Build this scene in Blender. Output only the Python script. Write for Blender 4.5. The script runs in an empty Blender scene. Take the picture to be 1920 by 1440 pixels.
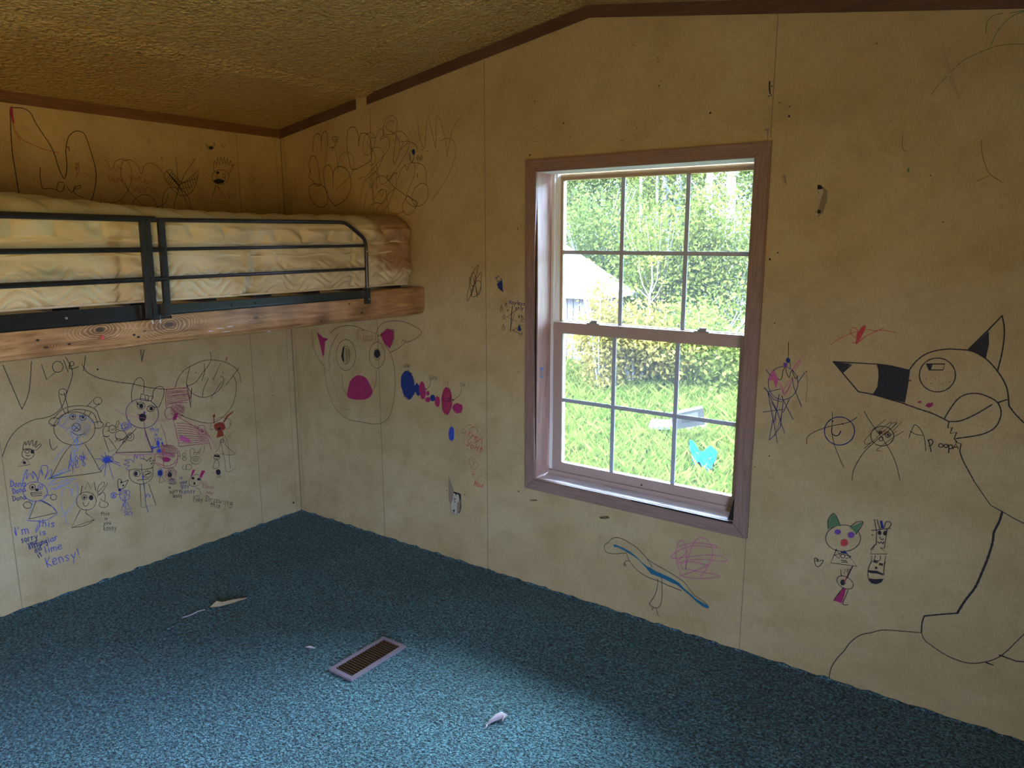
import bpy, bmesh, math, random
import numpy as np
from mathutils import Vector, Matrix
from mathutils.geometry import tessellate_polygon
random.seed(7)
rng = np.random.default_rng(11)
scn = bpy.context.scene
col = scn.collection

# ------------------------------------------------------------------ camera
CAM = np.array([3.4194, -2.6268, 1.5457])
FPX = 1394.9
YAW, PITCH, ROLL = math.radians(-35.889), math.radians(-10.902), math.radians(-0.064)
_f = np.array([math.sin(YAW)*math.cos(PITCH), math.cos(YAW)*math.cos(PITCH), math.sin(PITCH)])
_r = np.array([math.cos(YAW), -math.sin(YAW), 0.0]); _u = np.cross(_r, _f)
_c, _s = math.cos(ROLL), math.sin(ROLL)
RM = np.array([_c*_r + _s*_u, -_s*_r + _c*_u, _f])
cd = bpy.data.cameras.new('camera'); cam = bpy.data.objects.new('camera', cd); col.objects.link(cam)
cd.sensor_width = 36.0; cd.lens = FPX/1920*36.0; cd.clip_start = 0.05; cd.clip_end = 200
cam.matrix_world = Matrix(((RM[0][0], RM[1][0], -RM[2][0], CAM[0]), (RM[0][1], RM[1][1], -RM[2][1], CAM[1]),
                           (RM[0][2], RM[1][2], -RM[2][2], CAM[2]), (0, 0, 0, 1)))
scn.camera = cam

# ------------------------------------------------------------------ light
scn.view_settings.view_transform = 'Standard'; scn.view_settings.look = 'None'
scn.view_settings.gamma = 1.0; scn.view_settings.use_curve_mapping = False
scn.view_settings.exposure = 0.1
world = bpy.data.worlds.new('world'); scn.world = world; world.use_nodes = True
wn = world.node_tree; wn.nodes.clear()
wo = wn.nodes.new('ShaderNodeOutputWorld'); wb = wn.nodes.new('ShaderNodeBackground')
wt = wn.nodes.new('ShaderNodeTexCoord'); ws = wn.nodes.new('ShaderNodeSeparateXYZ'); wr = wn.nodes.new('ShaderNodeValToRGB')
wn.links.new(wt.outputs['Generated'], ws.inputs[0]); wn.links.new(ws.outputs['Z'], wr.inputs[0])
we = wr.color_ramp.elements; we.new(0.5); we.new(0.7)
for e_, (p_, c_) in zip(we, ((0.0, (0.150, 0.095, 0.032, 1)), (0.015, (0.255, 0.34, 0.53, 1)), (0.35, (0.20, 0.29, 0.52, 1)), (0.62, (0.55, 0.78, 1.0, 1)))):
    e_.position = p_; e_.color = c_
wn.links.new(wr.outputs[0], wb.inputs[0]); wb.inputs[1].default_value = 120.0
wn.links.new(wb.outputs[0], wo.inputs[0])
sd = bpy.data.lights.new('sun', 'SUN'); sd.energy = 18.0; sd.angle = math.radians(2.0); sd.color = (1.0, 0.88, 0.62)
sun = bpy.data.objects.new('sun', sd); col.objects.link(sun)
sun.rotation_euler = Vector((0.45, 0.62, -0.80)).to_track_quat('-Z', 'Y').to_euler()

def portal(name, loc, sx, sy, d):
    a = bpy.data.lights.new(name, 'AREA'); a.shape = 'RECTANGLE'; a.size = sx; a.size_y = sy
    a.cycles.is_portal = True
    o = bpy.data.objects.new(name, a); col.objects.link(o); o.location = loc
    o.rotation_euler = Vector(d).to_track_quat('-Z', 'Z').to_euler(); return o
portal('window_portal', (2.1, 0.20, 1.17), 0.95, 1.40, (0, -1, 0))
portal('added_opening_portal', (4.60, -3.8, 0.975), 1.30, 1.15, (-1, 0, 0))  # serves the unseen opening added in the right wall as extra light

# ------------------------------------------------------------------ materials
def new_mat(name):
    m = bpy.data.materials.new(name); m.use_nodes = True
    nt = m.node_tree; b = nt.nodes['Principled BSDF']; return m, nt, b
def flat(name, c, rough=0.6, metal=0.0, spec=None, bump=None):
    m, nt, b = new_mat(name)
    b.inputs['Base Color'].default_value = (*c, 1); b.inputs['Roughness'].default_value = rough
    b.inputs['Metallic'].default_value = metal
    if spec is not None: b.inputs['Specular IOR Level'].default_value = spec
    if bump:
        tc = nt.nodes.new('ShaderNodeTexCoord'); n = nt.nodes.new('ShaderNodeTexNoise'); bp = nt.nodes.new('ShaderNodeBump')
        nt.links.new(tc.outputs['Object'], n.inputs['Vector']); n.inputs['Scale'].default_value = bump[0]
        bp.inputs['Strength'].default_value = bump[1]; bp.inputs['Distance'].default_value = bump[2]
        nt.links.new(n.outputs[0], bp.inputs['Height']); nt.links.new(bp.outputs[0], b.inputs['Normal'])
    return m
class G:
    """small node-graph helper"""
    def __init__(s, nt): s.nt = nt; s.tc = nt.nodes.new('ShaderNodeTexCoord'); s.P = s.tc.outputs['Object']
    def lk(s, a, b): s.nt.links.new(a, b)
    def mapping(s, scale=(1, 1, 1), rot=(0, 0, 0), loc=(0, 0, 0)):
        n = s.nt.nodes.new('ShaderNodeMapping'); s.lk(s.P, n.inputs[0])
        n.inputs['Scale'].default_value = scale; n.inputs['Rotation'].default_value = rot; n.inputs['Location'].default_value = loc
        return n.outputs[0]
    def noise(s, scale, detail=3, vec=None, rough=0.5, dist=0.0):
        n = s.nt.nodes.new('ShaderNodeTexNoise'); s.lk(vec or s.P, n.inputs['Vector'])
        n.inputs['Scale'].default_value = scale; n.inputs['Detail'].default_value = detail
        n.inputs['Roughness'].default_value = rough; n.inputs['Distortion'].default_value = dist
        return n.outputs['Fac']
    def voronoi(s, scale, vec=None, out='Distance', feat='F1'):
        n = s.nt.nodes.new('ShaderNodeTexVoronoi'); n.feature = feat; s.lk(vec or s.P, n.inputs['Vector'])
        n.inputs['Scale'].default_value = scale; return n.outputs[out]
    def wave(s, scale, vec=None, dist=0, det=2, dsc=1.0, kind='BANDS', direc='X'):
        n = s.nt.nodes.new('ShaderNodeTexWave'); n.wave_type = kind
        if kind == 'BANDS': n.bands_direction = direc
        s.lk(vec or s.P, n.inputs['Vector']); n.inputs['Scale'].default_value = scale
        n.inputs['Distortion'].default_value = dist; n.inputs['Detail'].default_value = det; n.inputs['Detail Scale'].default_value = dsc
        return n.outputs['Fac']
    def ramp(s, fac, stops):
        n = s.nt.nodes.new('ShaderNodeValToRGB'); s.lk(fac, n.inputs[0]); e = n.color_ramp.elements
        while len(e) < len(stops): e.new(0.5)
        for i, (p, c) in enumerate(stops):
            e[i].position = p; e[i].color = (*c, 1) if len(c) == 3 else c
        return n.outputs[0]
    def mix(s, fac, a, b, mode='MIX'):
        n = s.nt.nodes.new('ShaderNodeMix'); n.data_type = 'RGBA'; n.blend_type = mode
        for v, i in ((fac, 0), (a, 6), (b, 7)):
            if isinstance(v, (int, float)): n.inputs[i].default_value = v
            elif isinstance(v, tuple): n.inputs[i].default_value = (*v, 1)
            else: s.lk(v, n.inputs[i])
        return n.outputs[2]
    def math(s, op, a, b=None):
        n = s.nt.nodes.new('ShaderNodeMath'); n.operation = op
        for v, i in ((a, 0), (b, 1)):
            if v is None: continue
            if isinstance(v, (int, float)): n.inputs[i].default_value = v
            else: s.lk(v, n.inputs[i])
        return n.outputs[0]
    def bump(s, h, strength, dist, normal=None):
        n = s.nt.nodes.new('ShaderNodeBump'); s.lk(h, n.inputs['Height'])
        n.inputs['Strength'].default_value = strength; n.inputs['Distance'].default_value = dist
        if normal: s.lk(normal, n.inputs['Normal'])
        return n.outputs[0]

def wall_material():
    m, nt, b = new_mat('stained_wall_paper'); g = G(nt)
    big = g.noise(2.2, 5, rough=0.62); mid = g.noise(9, 6, rough=0.7); fine = g.noise(160, 2)
    c = g.ramp(big, [(0.30, (0.385, 0.280, 0.130)), (0.52, (0.445, 0.338, 0.172)), (0.72, (0.49, 0.385, 0.215))])
    blot = g.ramp(mid, [(0.36, (0.80, 0.77, 0.70)), (0.52, (1, 1, 1))])
    c = g.mix(0.5, c, blot, 'MULTIPLY')
    weave = g.noise(1.0, 3, vec=g.mapping((260, 260, 60)))
    c = g.mix(0.30, c, g.ramp(weave, [(0.35, (0.72, 0.72, 0.70)), (0.65, (1.15, 1.15, 1.15))]), 'MULTIPLY')
    spots = g.ramp(g.noise(26, 3, rough=0.75), [(0.66, (1, 1, 1)), (0.76, (0.72, 0.66, 0.55))])
    c = g.mix(0.6, c, spots, 'MULTIPLY')
    g.lk(c, b.inputs['Base Color']); b.inputs['Roughness'].default_value = 0.62; b.inputs['Specular IOR Level'].default_value = 0.25
    g.lk(g.bump(fine, 0.25, 0.002), b.inputs['Normal']); return m
def ceiling_material():
    m, nt, b = new_mat('stippled_ceiling'); g = G(nt)
    big = g.noise(1.6, 4)
    c = g.ramp(big, [(0.3, (0.52, 0.355, 0.11)), (0.7, (0.60, 0.44, 0.17))])
    g.lk(c, b.inputs['Base Color']); b.inputs['Roughness'].default_value = 0.42
    h = g.noise(75, 2, vec=g.mapping((1.0, 0.7, 1)), dist=0.6)
    g.lk(g.bump(h, 1.0, 0.030), b.inputs['Normal']); return m
def carpet_material():
    m, nt, b = new_mat('teal_carpet'); g = G(nt)
    big = g.noise(1.7, 4, rough=0.6); tuft = g.noise(112, 2, dist=0.9); tuft2 = g.voronoi(160)
    c = g.ramp(tuft, [(0.37, (0.004, 0.024, 0.032)), (0.50, (0.040, 0.130, 0.155)), (0.61, (0.14, 0.33, 0.36))])
    c = g.mix(0.8, c, g.ramp(big, [(0.3, (0.74, 0.76, 0.72)), (0.7, (1.1, 1.08, 1.1))]), 'MULTIPLY')
    crease = g.ramp(g.noise(5, 4, dist=1.6), [(0.485, (1, 1, 1)), (0.50, (0.55, 0.58, 0.55)), (0.515, (1, 1, 1))])
    c = g.mix(g.ramp(g.noise(1.3, 2), [(0.48, (0, 0, 0)), (0.62, (0.8, 0.8, 0.8))]), c, g.mix(1.0, c, crease, 'MULTIPLY'))
    g.lk(c, b.inputs['Base Color']); b.inputs['Roughness'].default_value = 0.95; b.inputs['Specular IOR Level'].default_value = 0.1
    b.inputs['Sheen Weight'].default_value = 0.25
    h = g.math('ADD', tuft, g.math('MULTIPLY', tuft2, -0.5))
    g.lk(g.bump(h, 1.0, 0.016), b.inputs['Normal']); return m
def wood_material(name, c0, c1, c2, axis, knots=True, rough=0.45, gs=1.0, bmp=0.2):
    m, nt, b = new_mat(name); g = G(nt)
    sc = {'x': (1.2, 14, 14), 'y': (14, 1.2, 14), 'z': (14, 14, 1.2)}[axis]
    v = g.mapping(tuple(k*gs for k in sc))
    grain = g.noise(3.0, 5, vec=v, rough=0.65, dist=1.2); lines = g.noise(9.0, 3, vec=v)
    c = g.ramp(grain, [(0.30, c0), (0.50, c1), (0.68, c2)])
    c = g.mix(0.35, c, g.ramp(lines, [(0.4, (0.6, 0.6, 0.6)), (0.6, (1.1, 1.1, 1.1))]), 'MULTIPLY')
    if knots:
        kv = None
        for (ky, kz, kr) in ((-1.272, 1.268, 1.0), (-1.50, 1.272, 1.2), (-1.66, 1.235, 2.2), (-.93, 1.262, 1.5), (-.40, 1.24, 1.7), (-1.36, 1.255, 3.5), (-.62, 1.225, 2.6)):
            mp = nt.nodes.new('ShaderNodeMapping'); g.lk(g.P, mp.inputs[0]); mp.inputs['Scale'].default_value = (0, kr, 1.9*kr); mp.inputs['Location'].default_value = (0, -ky*kr, -kz*1.9*kr)
            ln = nt.nodes.new('ShaderNodeVectorMath'); ln.operation = 'LENGTH'; g.lk(mp.outputs[0], ln.inputs[0])
            kv = ln.outputs['Value'] if kv is None else g.math('MINIMUM', kv, ln.outputs['Value'])
        rings = g.math('SINE', g.math('MULTIPLY', g.math('ADD', kv, g.math('MULTIPLY', g.noise(14, 3), 0.06)), 480))
        near = g.ramp(kv, [(0.04, (1, 1, 1)), (0.17, (0, 0, 0))])
        c = g.mix(near, c, g.mix(1.0, c, g.ramp(rings, [(0.2, (0.45, 0.40, 0.36)), (0.7, (1.05, 1.05, 1.05))]), 'MULTIPLY'))
        c = g.mix(g.ramp(kv, [(0.012, (1, 1, 1)), (0.022, (0, 0, 0))]), c, (0.06, 0.03, 0.012))
        dirt = g.ramp(g.noise(7, 5), [(0.45, (1, 1, 1)), (0.7, (0.45, 0.40, 0.36))])
        c = g.mix(0.7, c, dirt, 'MULTIPLY')
    g.lk(c, b.inputs['Base Color']); b.inputs['Roughness'].default_value = rough
    g.lk(g.bump(grain, bmp, 0.003), b.inputs['Normal']); return m
def mattress_material():
    m, nt, b = new_mat('quilted_mattress_cloth'); g = G(nt)
    big = g.noise(5, 5)
    c = g.ramp(big, [(0.3, (0.50, 0.42, 0.25)), (0.6, (0.66, 0.58, 0.40))])
    v = g.mapping((1, 1, 1), (math.radians(45), 0, 0))
    d1 = g.wave(62, vec=v, direc='Y'); d2 = g.wave(62, vec=v, direc='Z')
    dd = g.math('MAXIMUM', d1, d2)
    c = g.mix(0.5, c, g.ramp(dd, [(0.5, (1.06, 1.06, 1.06)), (1.0, (0.72, 0.70, 0.64))]), 'MULTIPLY')
    # brown water stain near the window wall end, its own shape
    sep = nt.nodes.new('ShaderNodeSeparateXYZ'); g.lk(g.P, sep.inputs[0])
    yy = g.math('ADD', sep.outputs['Y'], g.math('MULTIPLY', g.noise(16, 4), 0.22))
    zz = g.math('ADD', sep.outputs['Z'], g.math('MULTIPLY', g.noise(11, 4), 0.16))
    st = g.math('MULTIPLY', g.ramp(yy, [(0.0, (0, 0, 0))]) if False else g.math('SMOOTH_MIN', 1.0, 1.0), 1.0)
    a = nt.nodes.new('ShaderNodeMapRange'); g.lk(yy, a.inputs[0]); a.inputs[1].default_value = -0.22; a.inputs[2].default_value = -0.12
    q = nt.nodes.new('ShaderNodeMapRange'); g.lk(zz, q.inputs[0]); q.inputs[1].default_value = 1.485; q.inputs[2].default_value = 1.50
    w = g.math('MULTIPLY', a.outputs[0], q.outputs[0])
    c = g.mix(g.math('MULTIPLY', w, 0.85), c, (0.29, 0.155, 0.07))
    # bluish smear
    s1 = nt.nodes.new('ShaderNodeMapping'); g.lk(g.P, s1.inputs[0]); s1.inputs['Location'].default_value = (0, 1.62*6, -1.452*38)
    s1.inputs['Scale'].default_value = (0, 6, 38)
    ln = nt.nodes.new('ShaderNodeVectorMath'); ln.operation = 'LENGTH'; g.lk(s1.outputs[0], ln.inputs[0])
    bl = g.ramp(g.math('ADD', ln.outputs['Value'], g.math('MULTIPLY', g.noise(30, 3), 0.6)), [(0.35, (0.7, 0.7, 0.7)), (0.95, (0, 0, 0))])
    c = g.mix(bl, c, (0.20, 0.27, 0.22))
    g.lk(c, b.inputs['Base Color']); b.inputs['Roughness'].default_value = 0.9; b.inputs['Sheen Weight'].default_value = 0.1
    g.lk(g.bump(g.math('SUBTRACT', 1.0, dd), 0.35, 0.003), b.inputs['Normal']); return m

M = {}
M['wall'] = wall_material(); M['ceiling'] = ceiling_material(); M['carpet'] = carpet_material()
M['mattress'] = mattress_material()
M['crown'] = wood_material('brown_crown_trim', (0.075, 0.032, 0.020), (0.105, 0.048, 0.030), (0.13, 0.062, 0.040), 'x', False, 0.5)
M['crown_y'] = wood_material('brown_crown_trim_side', (0.11, 0.055, 0.022), (0.15, 0.075, 0.030), (0.18, 0.095, 0.040), 'y', False, 0.5)
M['casing'] = wood_material('window_casing_laminate', (0.225, 0.135, 0.105), (0.265, 0.165, 0.130), (0.30, 0.19, 0.15), 'z', False, 0.45, bmp=0.05)
M['casing_x'] = wood_material('window_casing_laminate_flat', (0.225, 0.135, 0.105), (0.265, 0.165, 0.130), (0.30, 0.19, 0.15), 'x', False, 0.45, bmp=0.05)
M['jamb'] = wood_material('pink_jamb_laminate', (0.42, 0.25, 0.21), (0.48, 0.29, 0.245), (0.54, 0.34, 0.29), 'z', False, 0.4, bmp=0.05)
M['sill'] = wood_material('pale_sill_laminate', (0.62, 0.52, 0.55), (0.74, 0.64, 0.68), (0.80, 0.71, 0.74), 'x', False, 0.35, bmp=0.1)
M['beam'] = wood_material('rough_pine_beam', (0.20, 0.095, 0.038), (0.40, 0.215, 0.085), (0.52, 0.31, 0.145), 'y', True, 0.42)
M['plank'] = wood_material('weathered_grey_planks', (0.05, 0.045, 0.045), (0.07, 0.065, 0.065), (0.09, 0.085, 0.085), 'z', False, 0.9)
M['board'] = wood_material('weathered_board', (0.045, 0.036, 0.028), (0.065, 0.054, 0.044), (0.08, 0.07, 0.06), 'x', False, 0.9)
M['black'] = flat('black_enamel_metal', (0.012, 0.012, 0.013), 0.28, 0.0, 0.6)
M['green_black'] = flat('dark_green_enamel_steel', (0.022, 0.030, 0.024), 0.30, 0.3, 0.6)
M['sash'] = flat('taupe_vinyl_sash', (0.42, 0.31, 0.26), 0.4)
M['sash_up'] = flat('tan_vinyl_upper_sash', (0.40, 0.27, 0.15), 0.45)
M['vinyl'] = flat('white_vinyl_track', (0.78, 0.78, 0.76), 0.4)
M['grille'] = flat('grey_window_grille', (0.40, 0.43, 0.50), 0.5)
M['chrome'] = flat('dull_metal_latch', (0.55, 0.55, 0.56), 0.3, 0.8)
M['dark'] = flat('dark_gap', (0.01, 0.009, 0.008), 0.9)
M['seam'] = flat('wall_seam_shadow_line', (0.22, 0.165, 0.09), 0.8)
M['vent'] = flat('brown_vent_slats', (0.09, 0.055, 0.030), 0.45, 0.3)
M['vent_rim'] = flat('mauve_vent_rim', (0.27, 0.21, 0.25), 0.4, 0.2)
M['plaster'] = flat('bare_plaster', (0.42, 0.36, 0.26), 0.9, bump=(60, 0.6, 0.004))
M['tornpaper'] = flat('torn_wall_paper_back', (0.22, 0.17, 0.11), 0.9)
M['lint'] = flat('pale_lint', (0.45, 0.36, 0.38), 0.95)
M['bone'] = flat('tan_split_wood', (0.34, 0.24, 0.13), 0.7)
M['roof'] = flat('white_shed_roof', (0.12, 0.12, 0.125), 0.9)
M['tarp'] = flat('bright_blue_tarp', (0.002, 0.040, 0.085), 0.9, spec=0.05)
M['siding'] = flat('pale_outer_siding', (0.5, 0.5, 0.48), 0.7)

# ------------------------------------------------------------------ helpers
def obj(name, bm, mat, parent=None, smooth=False, kind=None):
    me = bpy.data.meshes.new(name); bm.normal_update(); bm.to_mesh(me); bm.free()
    mats = mat if isinstance(mat, (list, tuple)) else [mat]
    for mm in mats: me.materials.append(mm)
    if smooth: me.polygons.foreach_set('use_smooth', [True]*len(me.polygons))
    o = bpy.data.objects.new(name, me); col.objects.link(o)
    if parent is not None: o.parent = parent; o.matrix_parent_inverse = parent.matrix_basis.inverted()
    if kind: o['kind'] = kind
    return o
def tag(o, label, cat, group=None):
    o['label'] = label; o['category'] = cat
    if group: o['group'] = group
    return o
def empty(name, loc, kind=None):
    o = bpy.data.objects.new(name, None); col.objects.link(o); o.location = loc; o.empty_display_size = 0.1
    if kind: o['kind'] = kind
    return o
def add_box(bm, x0, x1, y0, y1, z0, z1, bev=0.0):
    t = bmesh.new()
    bmesh.ops.create_cube(t, size=1.0)
    for v in t.verts:
        v.co = Vector(((x0+x1)/2+v.co.x*(x1-x0), (y0+y1)/2+v.co.y*(y1-y0), (z0+z1)/2+v.co.z*(z1-z0)))
    if bev > 0: bmesh.ops.bevel(t, geom=list(t.edges), offset=bev, segments=2, affect='EDGES', profile=0.7)
    join(bm, t)
def join(bm, t):
    t.verts.index_update(); vs = [bm.verts.new(v.co) for v in t.verts]
    for f in t.faces:
        try: bm.faces.new([vs[v.index] for v in f.verts])
        except ValueError: pass
    t.free()
def add_prism(bm, pts, axis, a, b):
    """closed outline pts (2-D) swept along axis from a to b"""
    def P(p, t): return {'x': (t, p[0], p[1]), 'y': (p[0], t, p[1]), 'z': (p[0], p[1], t)}[axis]
    A = [bm.verts.new(P(p, a)) for p in pts]; B = [bm.verts.new(P(p, b)) for p in pts]; n = len(pts)
    bm.faces.new(A); bm.faces.new(B[::-1])
    for i in range(n): bm.faces.new((A[i], B[i], B[(i+1) % n], A[(i+1) % n]))
    bmesh.ops.recalc_face_normals(bm, faces=bm.faces)
def add_tube(bm, pts, r, seg=10, cap=True):
    pts = [Vector(p) for p in pts]; rings = []; n = len(pts)
    rr = r if isinstance(r, (list, tuple)) else [r]*n
    ref = Vector((0.13, 0.31, 0.94))
    for i, p in enumerate(pts):
        t = (pts[min(i+1, n-1)]-pts[max(i-1, 0)]).normalized()
        a = t.cross(ref)
        if a.length < 1e-3: a = t.cross(Vector((1, 0, 0)))
        a.normalize(); b = t.cross(a)
        rings.append([bm.verts.new(p+(a*math.cos(k*2*math.pi/seg)+b*math.sin(k*2*math.pi/seg))*rr[i]) for k in range(seg)])
    for i in range(n-1):
        for k in range(seg):
            bm.faces.new((rings[i][k], rings[i][(k+1) % seg], rings[i+1][(k+1) % seg], rings[i+1][k]))
    if cap: bm.faces.new(rings[0][::-1]); bm.faces.new(rings[-1])
def box_obj(name, b, mat, parent=None, bev=0.0, kind=None):
    bm = bmesh.new(); add_box(bm, *b, bev=bev); return obj(name, bm, mat, parent, kind=kind)
def mesh_np(name, V, F, mat, parent=None, kind=None, smooth=False):
    me = bpy.data.meshes.new(name); V = np.asarray(V, np.float32); F = np.asarray(F, np.int32); k = F.shape[1]
    me.vertices.add(len(V)); me.vertices.foreach_set('co', V.ravel())
    me.loops.add(F.size); me.loops.foreach_set('vertex_index', F.ravel())
    me.polygons.add(len(F)); me.polygons.foreach_set('loop_start', np.arange(0, F.size, k, dtype=np.int32))
    if smooth: me.polygons.foreach_set('use_smooth', np.ones(len(F), dtype=bool))
    me.update(calc_edges=True); me.materials.append(mat)
    o = bpy.data.objects.new(name, me); col.objects.link(o)
    if parent is not None: o.parent = parent; o.matrix_parent_inverse = parent.matrix_basis.inverted()
    if kind: o['kind'] = kind
    return o

# ------------------------------------------------------------------ room shell
XR, YF = 4.45, -4.75            # right wall, front wall (behind the camera)
RX, RZ = 1.884, 2.4165          # ridge
E0, SL, SR = 2.122, (2.4165-2.122)/1.884, -0.1445
def cz(x): return E0+SL*x if x < RX else RZ+SR*(x-RX)
HX0, HX1, HZ0, HZ1 = 1.645, 2.552, 0.503, 1.830   # window hole
T = 0.12
bm = bmesh.new()
for (a, b) in ((0-T, HX0), (HX1, RX+1.0), (RX+1.0, XR+T)):
    pts = [(a, 0), (b, 0), (b, cz(b)+.02)] + ([(RX, RZ+.02)] if a < RX < b else []) + [(a, cz(a)+.02)]
    add_prism(bm, pts, 'y', 0, T)
add_prism(bm, [(HX0, 0), (HX1, 0), (HX1, HZ0), (HX0, HZ0)], 'y', 0, T)
add_prism(bm, [(HX0, HZ1), (HX1, HZ1), (HX1, cz(HX1)+.02), (RX, RZ+.02), (HX0, cz(HX0)+.02)], 'y', 0, T)
wall_back = obj('wall_back', bm, M['wall'], kind='structure')
wall_left = box_obj('wall_left', (-T, 0, YF-T, 0, 0, 2.14), M['wall'], kind='structure')
# right wall, beside the camera, with an unseen opening added to brighten the room
bm = bmesh.new(); FY0, FY1, FZ0, FZ1 = -4.45, -3.15, 0.40, 1.55
add_box(bm, XR, XR+T, YF-T, FY0, 0, 2.10); add_box(bm, XR, XR+T, FY1, 0, 0, 2.10)
add_box(bm, XR, XR+T, FY0, FY1, 0, FZ0); add_box(bm, XR, XR+T, FY0, FY1, FZ1, 2.10)
wall_right = obj('wall_right', bm, M['wall'], kind='structure')
def prz(a, b): return [(a, 0), (b, 0), (b, cz(b)+.02)] + ([(RX, RZ+.02)] if a < RX < b else []) + [(a, cz(a)+.02)]
bm = bmesh.new(); add_prism(bm, prz(-T, XR+T), 'y', YF-T, YF)
wall_front = obj('wall_front', bm, M['wall'], kind='structure')
fl = box_obj('floor', (-T, XR+T, YF-T, T, -0.05, 0.0), M['carpet'], kind='structure')
bm = bmesh.new()
add_prism(bm, [(-T-.3, cz(-T-.3)), (RX, RZ), (XR+T+.3, cz(XR+T+.3)), (XR+T+.3, cz(XR+T+.3)+.12), (RX, RZ+.12), (-T-.3, cz(-T-.3)+.12)], 'y', YF-T-.3, T+.3)
ceiling = obj('ceiling', bm, M['ceiling'], kind='structure')
# ceiling panel laps and seams
def slope_strip(name, x0, x1, y0, y1, th):
    bm = bmesh.new()
    add_prism(bm, [(x0, cz(x0)), (x1, cz(x1)), (x1, cz(x1)-th*.15), (x0, cz(x0)-th)], 'y', y0, y1)
    return obj(name, bm, M['ceiling'], ceiling)
slope_strip('ceiling_seam', 0.652, 0.72, YF, 0, 0.013)
bm = bmesh.new(); add_prism(bm, [(.66, cz(.66)), (RX, RZ), (RX, RZ-.004), (.66, cz(.66)-.004)], 'y', -.3995, -.3955)
obj('ceiling_seam', bm, M['ceiling'], ceiling)
# crown trim
box_obj('trim_1', (0, .013, YF, -0.0135, 2.081, 2.124), M['crown_y'], kind='structure')
bm = bmesh.new(); add_prism(bm, [(0, cz(0)-.0425), (RX, RZ-.042), (RX, RZ), (0, cz(0))], 'y', -.013, -.0002)
obj('trim_2', bm, M['crown'], kind='structure')
bm = bmesh.new(); add_prism(bm, [(RX, RZ-.042), (XR, cz(XR)-.042), (XR, cz(XR)), (RX, RZ)], 'y', -.013, -.0002)
obj('trim_3', bm, M['crown'], kind='structure')

# battens over the panel joints, a hair proud of the wall, each with its dark joint line
def batten_b(x0, x1, z0, z1, th=.0012, line='r'):
    box_obj('wall_batten', (x0, x1, -th, 0, z0, z1), M['wall'], wall_back)
    lx = x1 if line == 'r' else x0
    box_obj('wall_seam', (lx-.0012, lx+.0012, -.0014, 0, z0, z1), M['seam'], wall_back)
batten_b(0.030, 0.085, 0, cz(.03)-.043, line='l'); batten_b(0.612, 0.684, 0, 2.165)
box_obj('wall_batten', (.606, .676, -.0145, -.0131, 2.165, 2.225), M['wall'], wall_back)
batten_b(1.344, 1.376, 0, cz(1.344)-.044); batten_b(2.553, 2.593, 1.885, cz(2.59)-.044); batten_b(2.570, 2.594, 0, .456)
def batten_l(y0, y1, th=.0012, line=0):
    box_obj('wall_batten', (0, th, y0, y1, 0, 2.081), M['wall'], wall_left)
    ly = (y0, y1)[line]
    box_obj('wall_seam', (0, .0014, ly-.0012, ly+.0012, 0, 2.081), M['seam'], wall_left)
batten_l(-.268, -.225); batten_l(-.06, -.036, line=1); batten_l(-1.51, -1.472, line=1)
box_obj('wall_seam', (0, .004, -.004, 0, 0, 2.08), M['seam'], wall_left)

# ------------------------------------------------------------------ window
win = empty('window_1', (2.1, 0, HZ0), 'structure')
OX0, OX1, OZ0, OZ1 = 1.596, 2.600, 0.458, 1.873
def casing(pts, mat):
    bm = bmesh.new(); add_prism(bm, pts, 'y', -.016, -.0003)
    bmesh.ops.bevel(bm, geom=[e for e in bm.edges if all(v.co.y < -.01 for v in e.verts)], offset=.004, segments=2, affect='EDGES')
    return obj('window_casing', bm, mat, win)
ix0, ix1, iz0, iz1 = 1.650, 2.546, 0.512, 1.822
casing([(OX0, OZ0), (ix0, iz0), (ix0-.005, .70), (ix0-.010, 1.10), (ix0-.008, 1.45), (ix0, 1.72), (ix0, iz1), (OX0, OZ1)], M['casing'])
box_obj('jamb_gap', (1.634, 1.6480, -.0012, .0004, .60, 1.74), M['dark'], win)
casing([(OX1, OZ0), (OX1, OZ1), (ix1, iz1), (ix1, iz0)], M['casing'])
casing([(OX0, OZ1), (ix0, iz1), (ix1, iz1), (OX1, OZ1)], M['casing_x'])
casing([(OX0, OZ0), (OX1, OZ0), (ix1, iz0), (ix0, iz0)], M['casing_x'])
# jamb boards (left one bows away from the casing and leaves a dark gap)
bm = bmesh.new(); n = 14
pr = []
for i in range(n+1):
    z = .506+(1.826-.506)*i/n; bow = .006*math.sin(math.pi*i/n)
    pr.append((1.6485+bow, z))
pr += [(1.6455, 1.826), (1.6455, .506)]
def P3(p, t): return (p[0], t, p[1])
add_prism(bm, pr, 'y', 0.001, .125); left_jamb = obj('window_jamb', bm, M['jamb'], win)
box_obj('window_jamb', (2.547, 2.5515, 0.001, .125, .506, 1.829), M['jamb'], win)
box_obj('window_head', (1.6455, 2.5515, 0.001, .125, 1.8215, 1.8295), M['vinyl'], win)
box_obj('window_sill', (1.6455, 2.5515, -.0005, .125, .5035, .5135), M['sill'], win)
bm = bmesh.new(); add_prism(bm, [(2.12, .5140), (2.545, .5140), (2.545, .5065), (2.13, .5085)], 'y', -.0172, -.0162)
obj('casing_gap', bm, M['dark'], win)
bm = bmesh.new(); add_prism(bm, [(2.520, .512), (2.547, .512), (2.547, .66), (2.540, .60)], 'y', .001, .003)
obj('casing_gap', bm, M['dark'], win)
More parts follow.
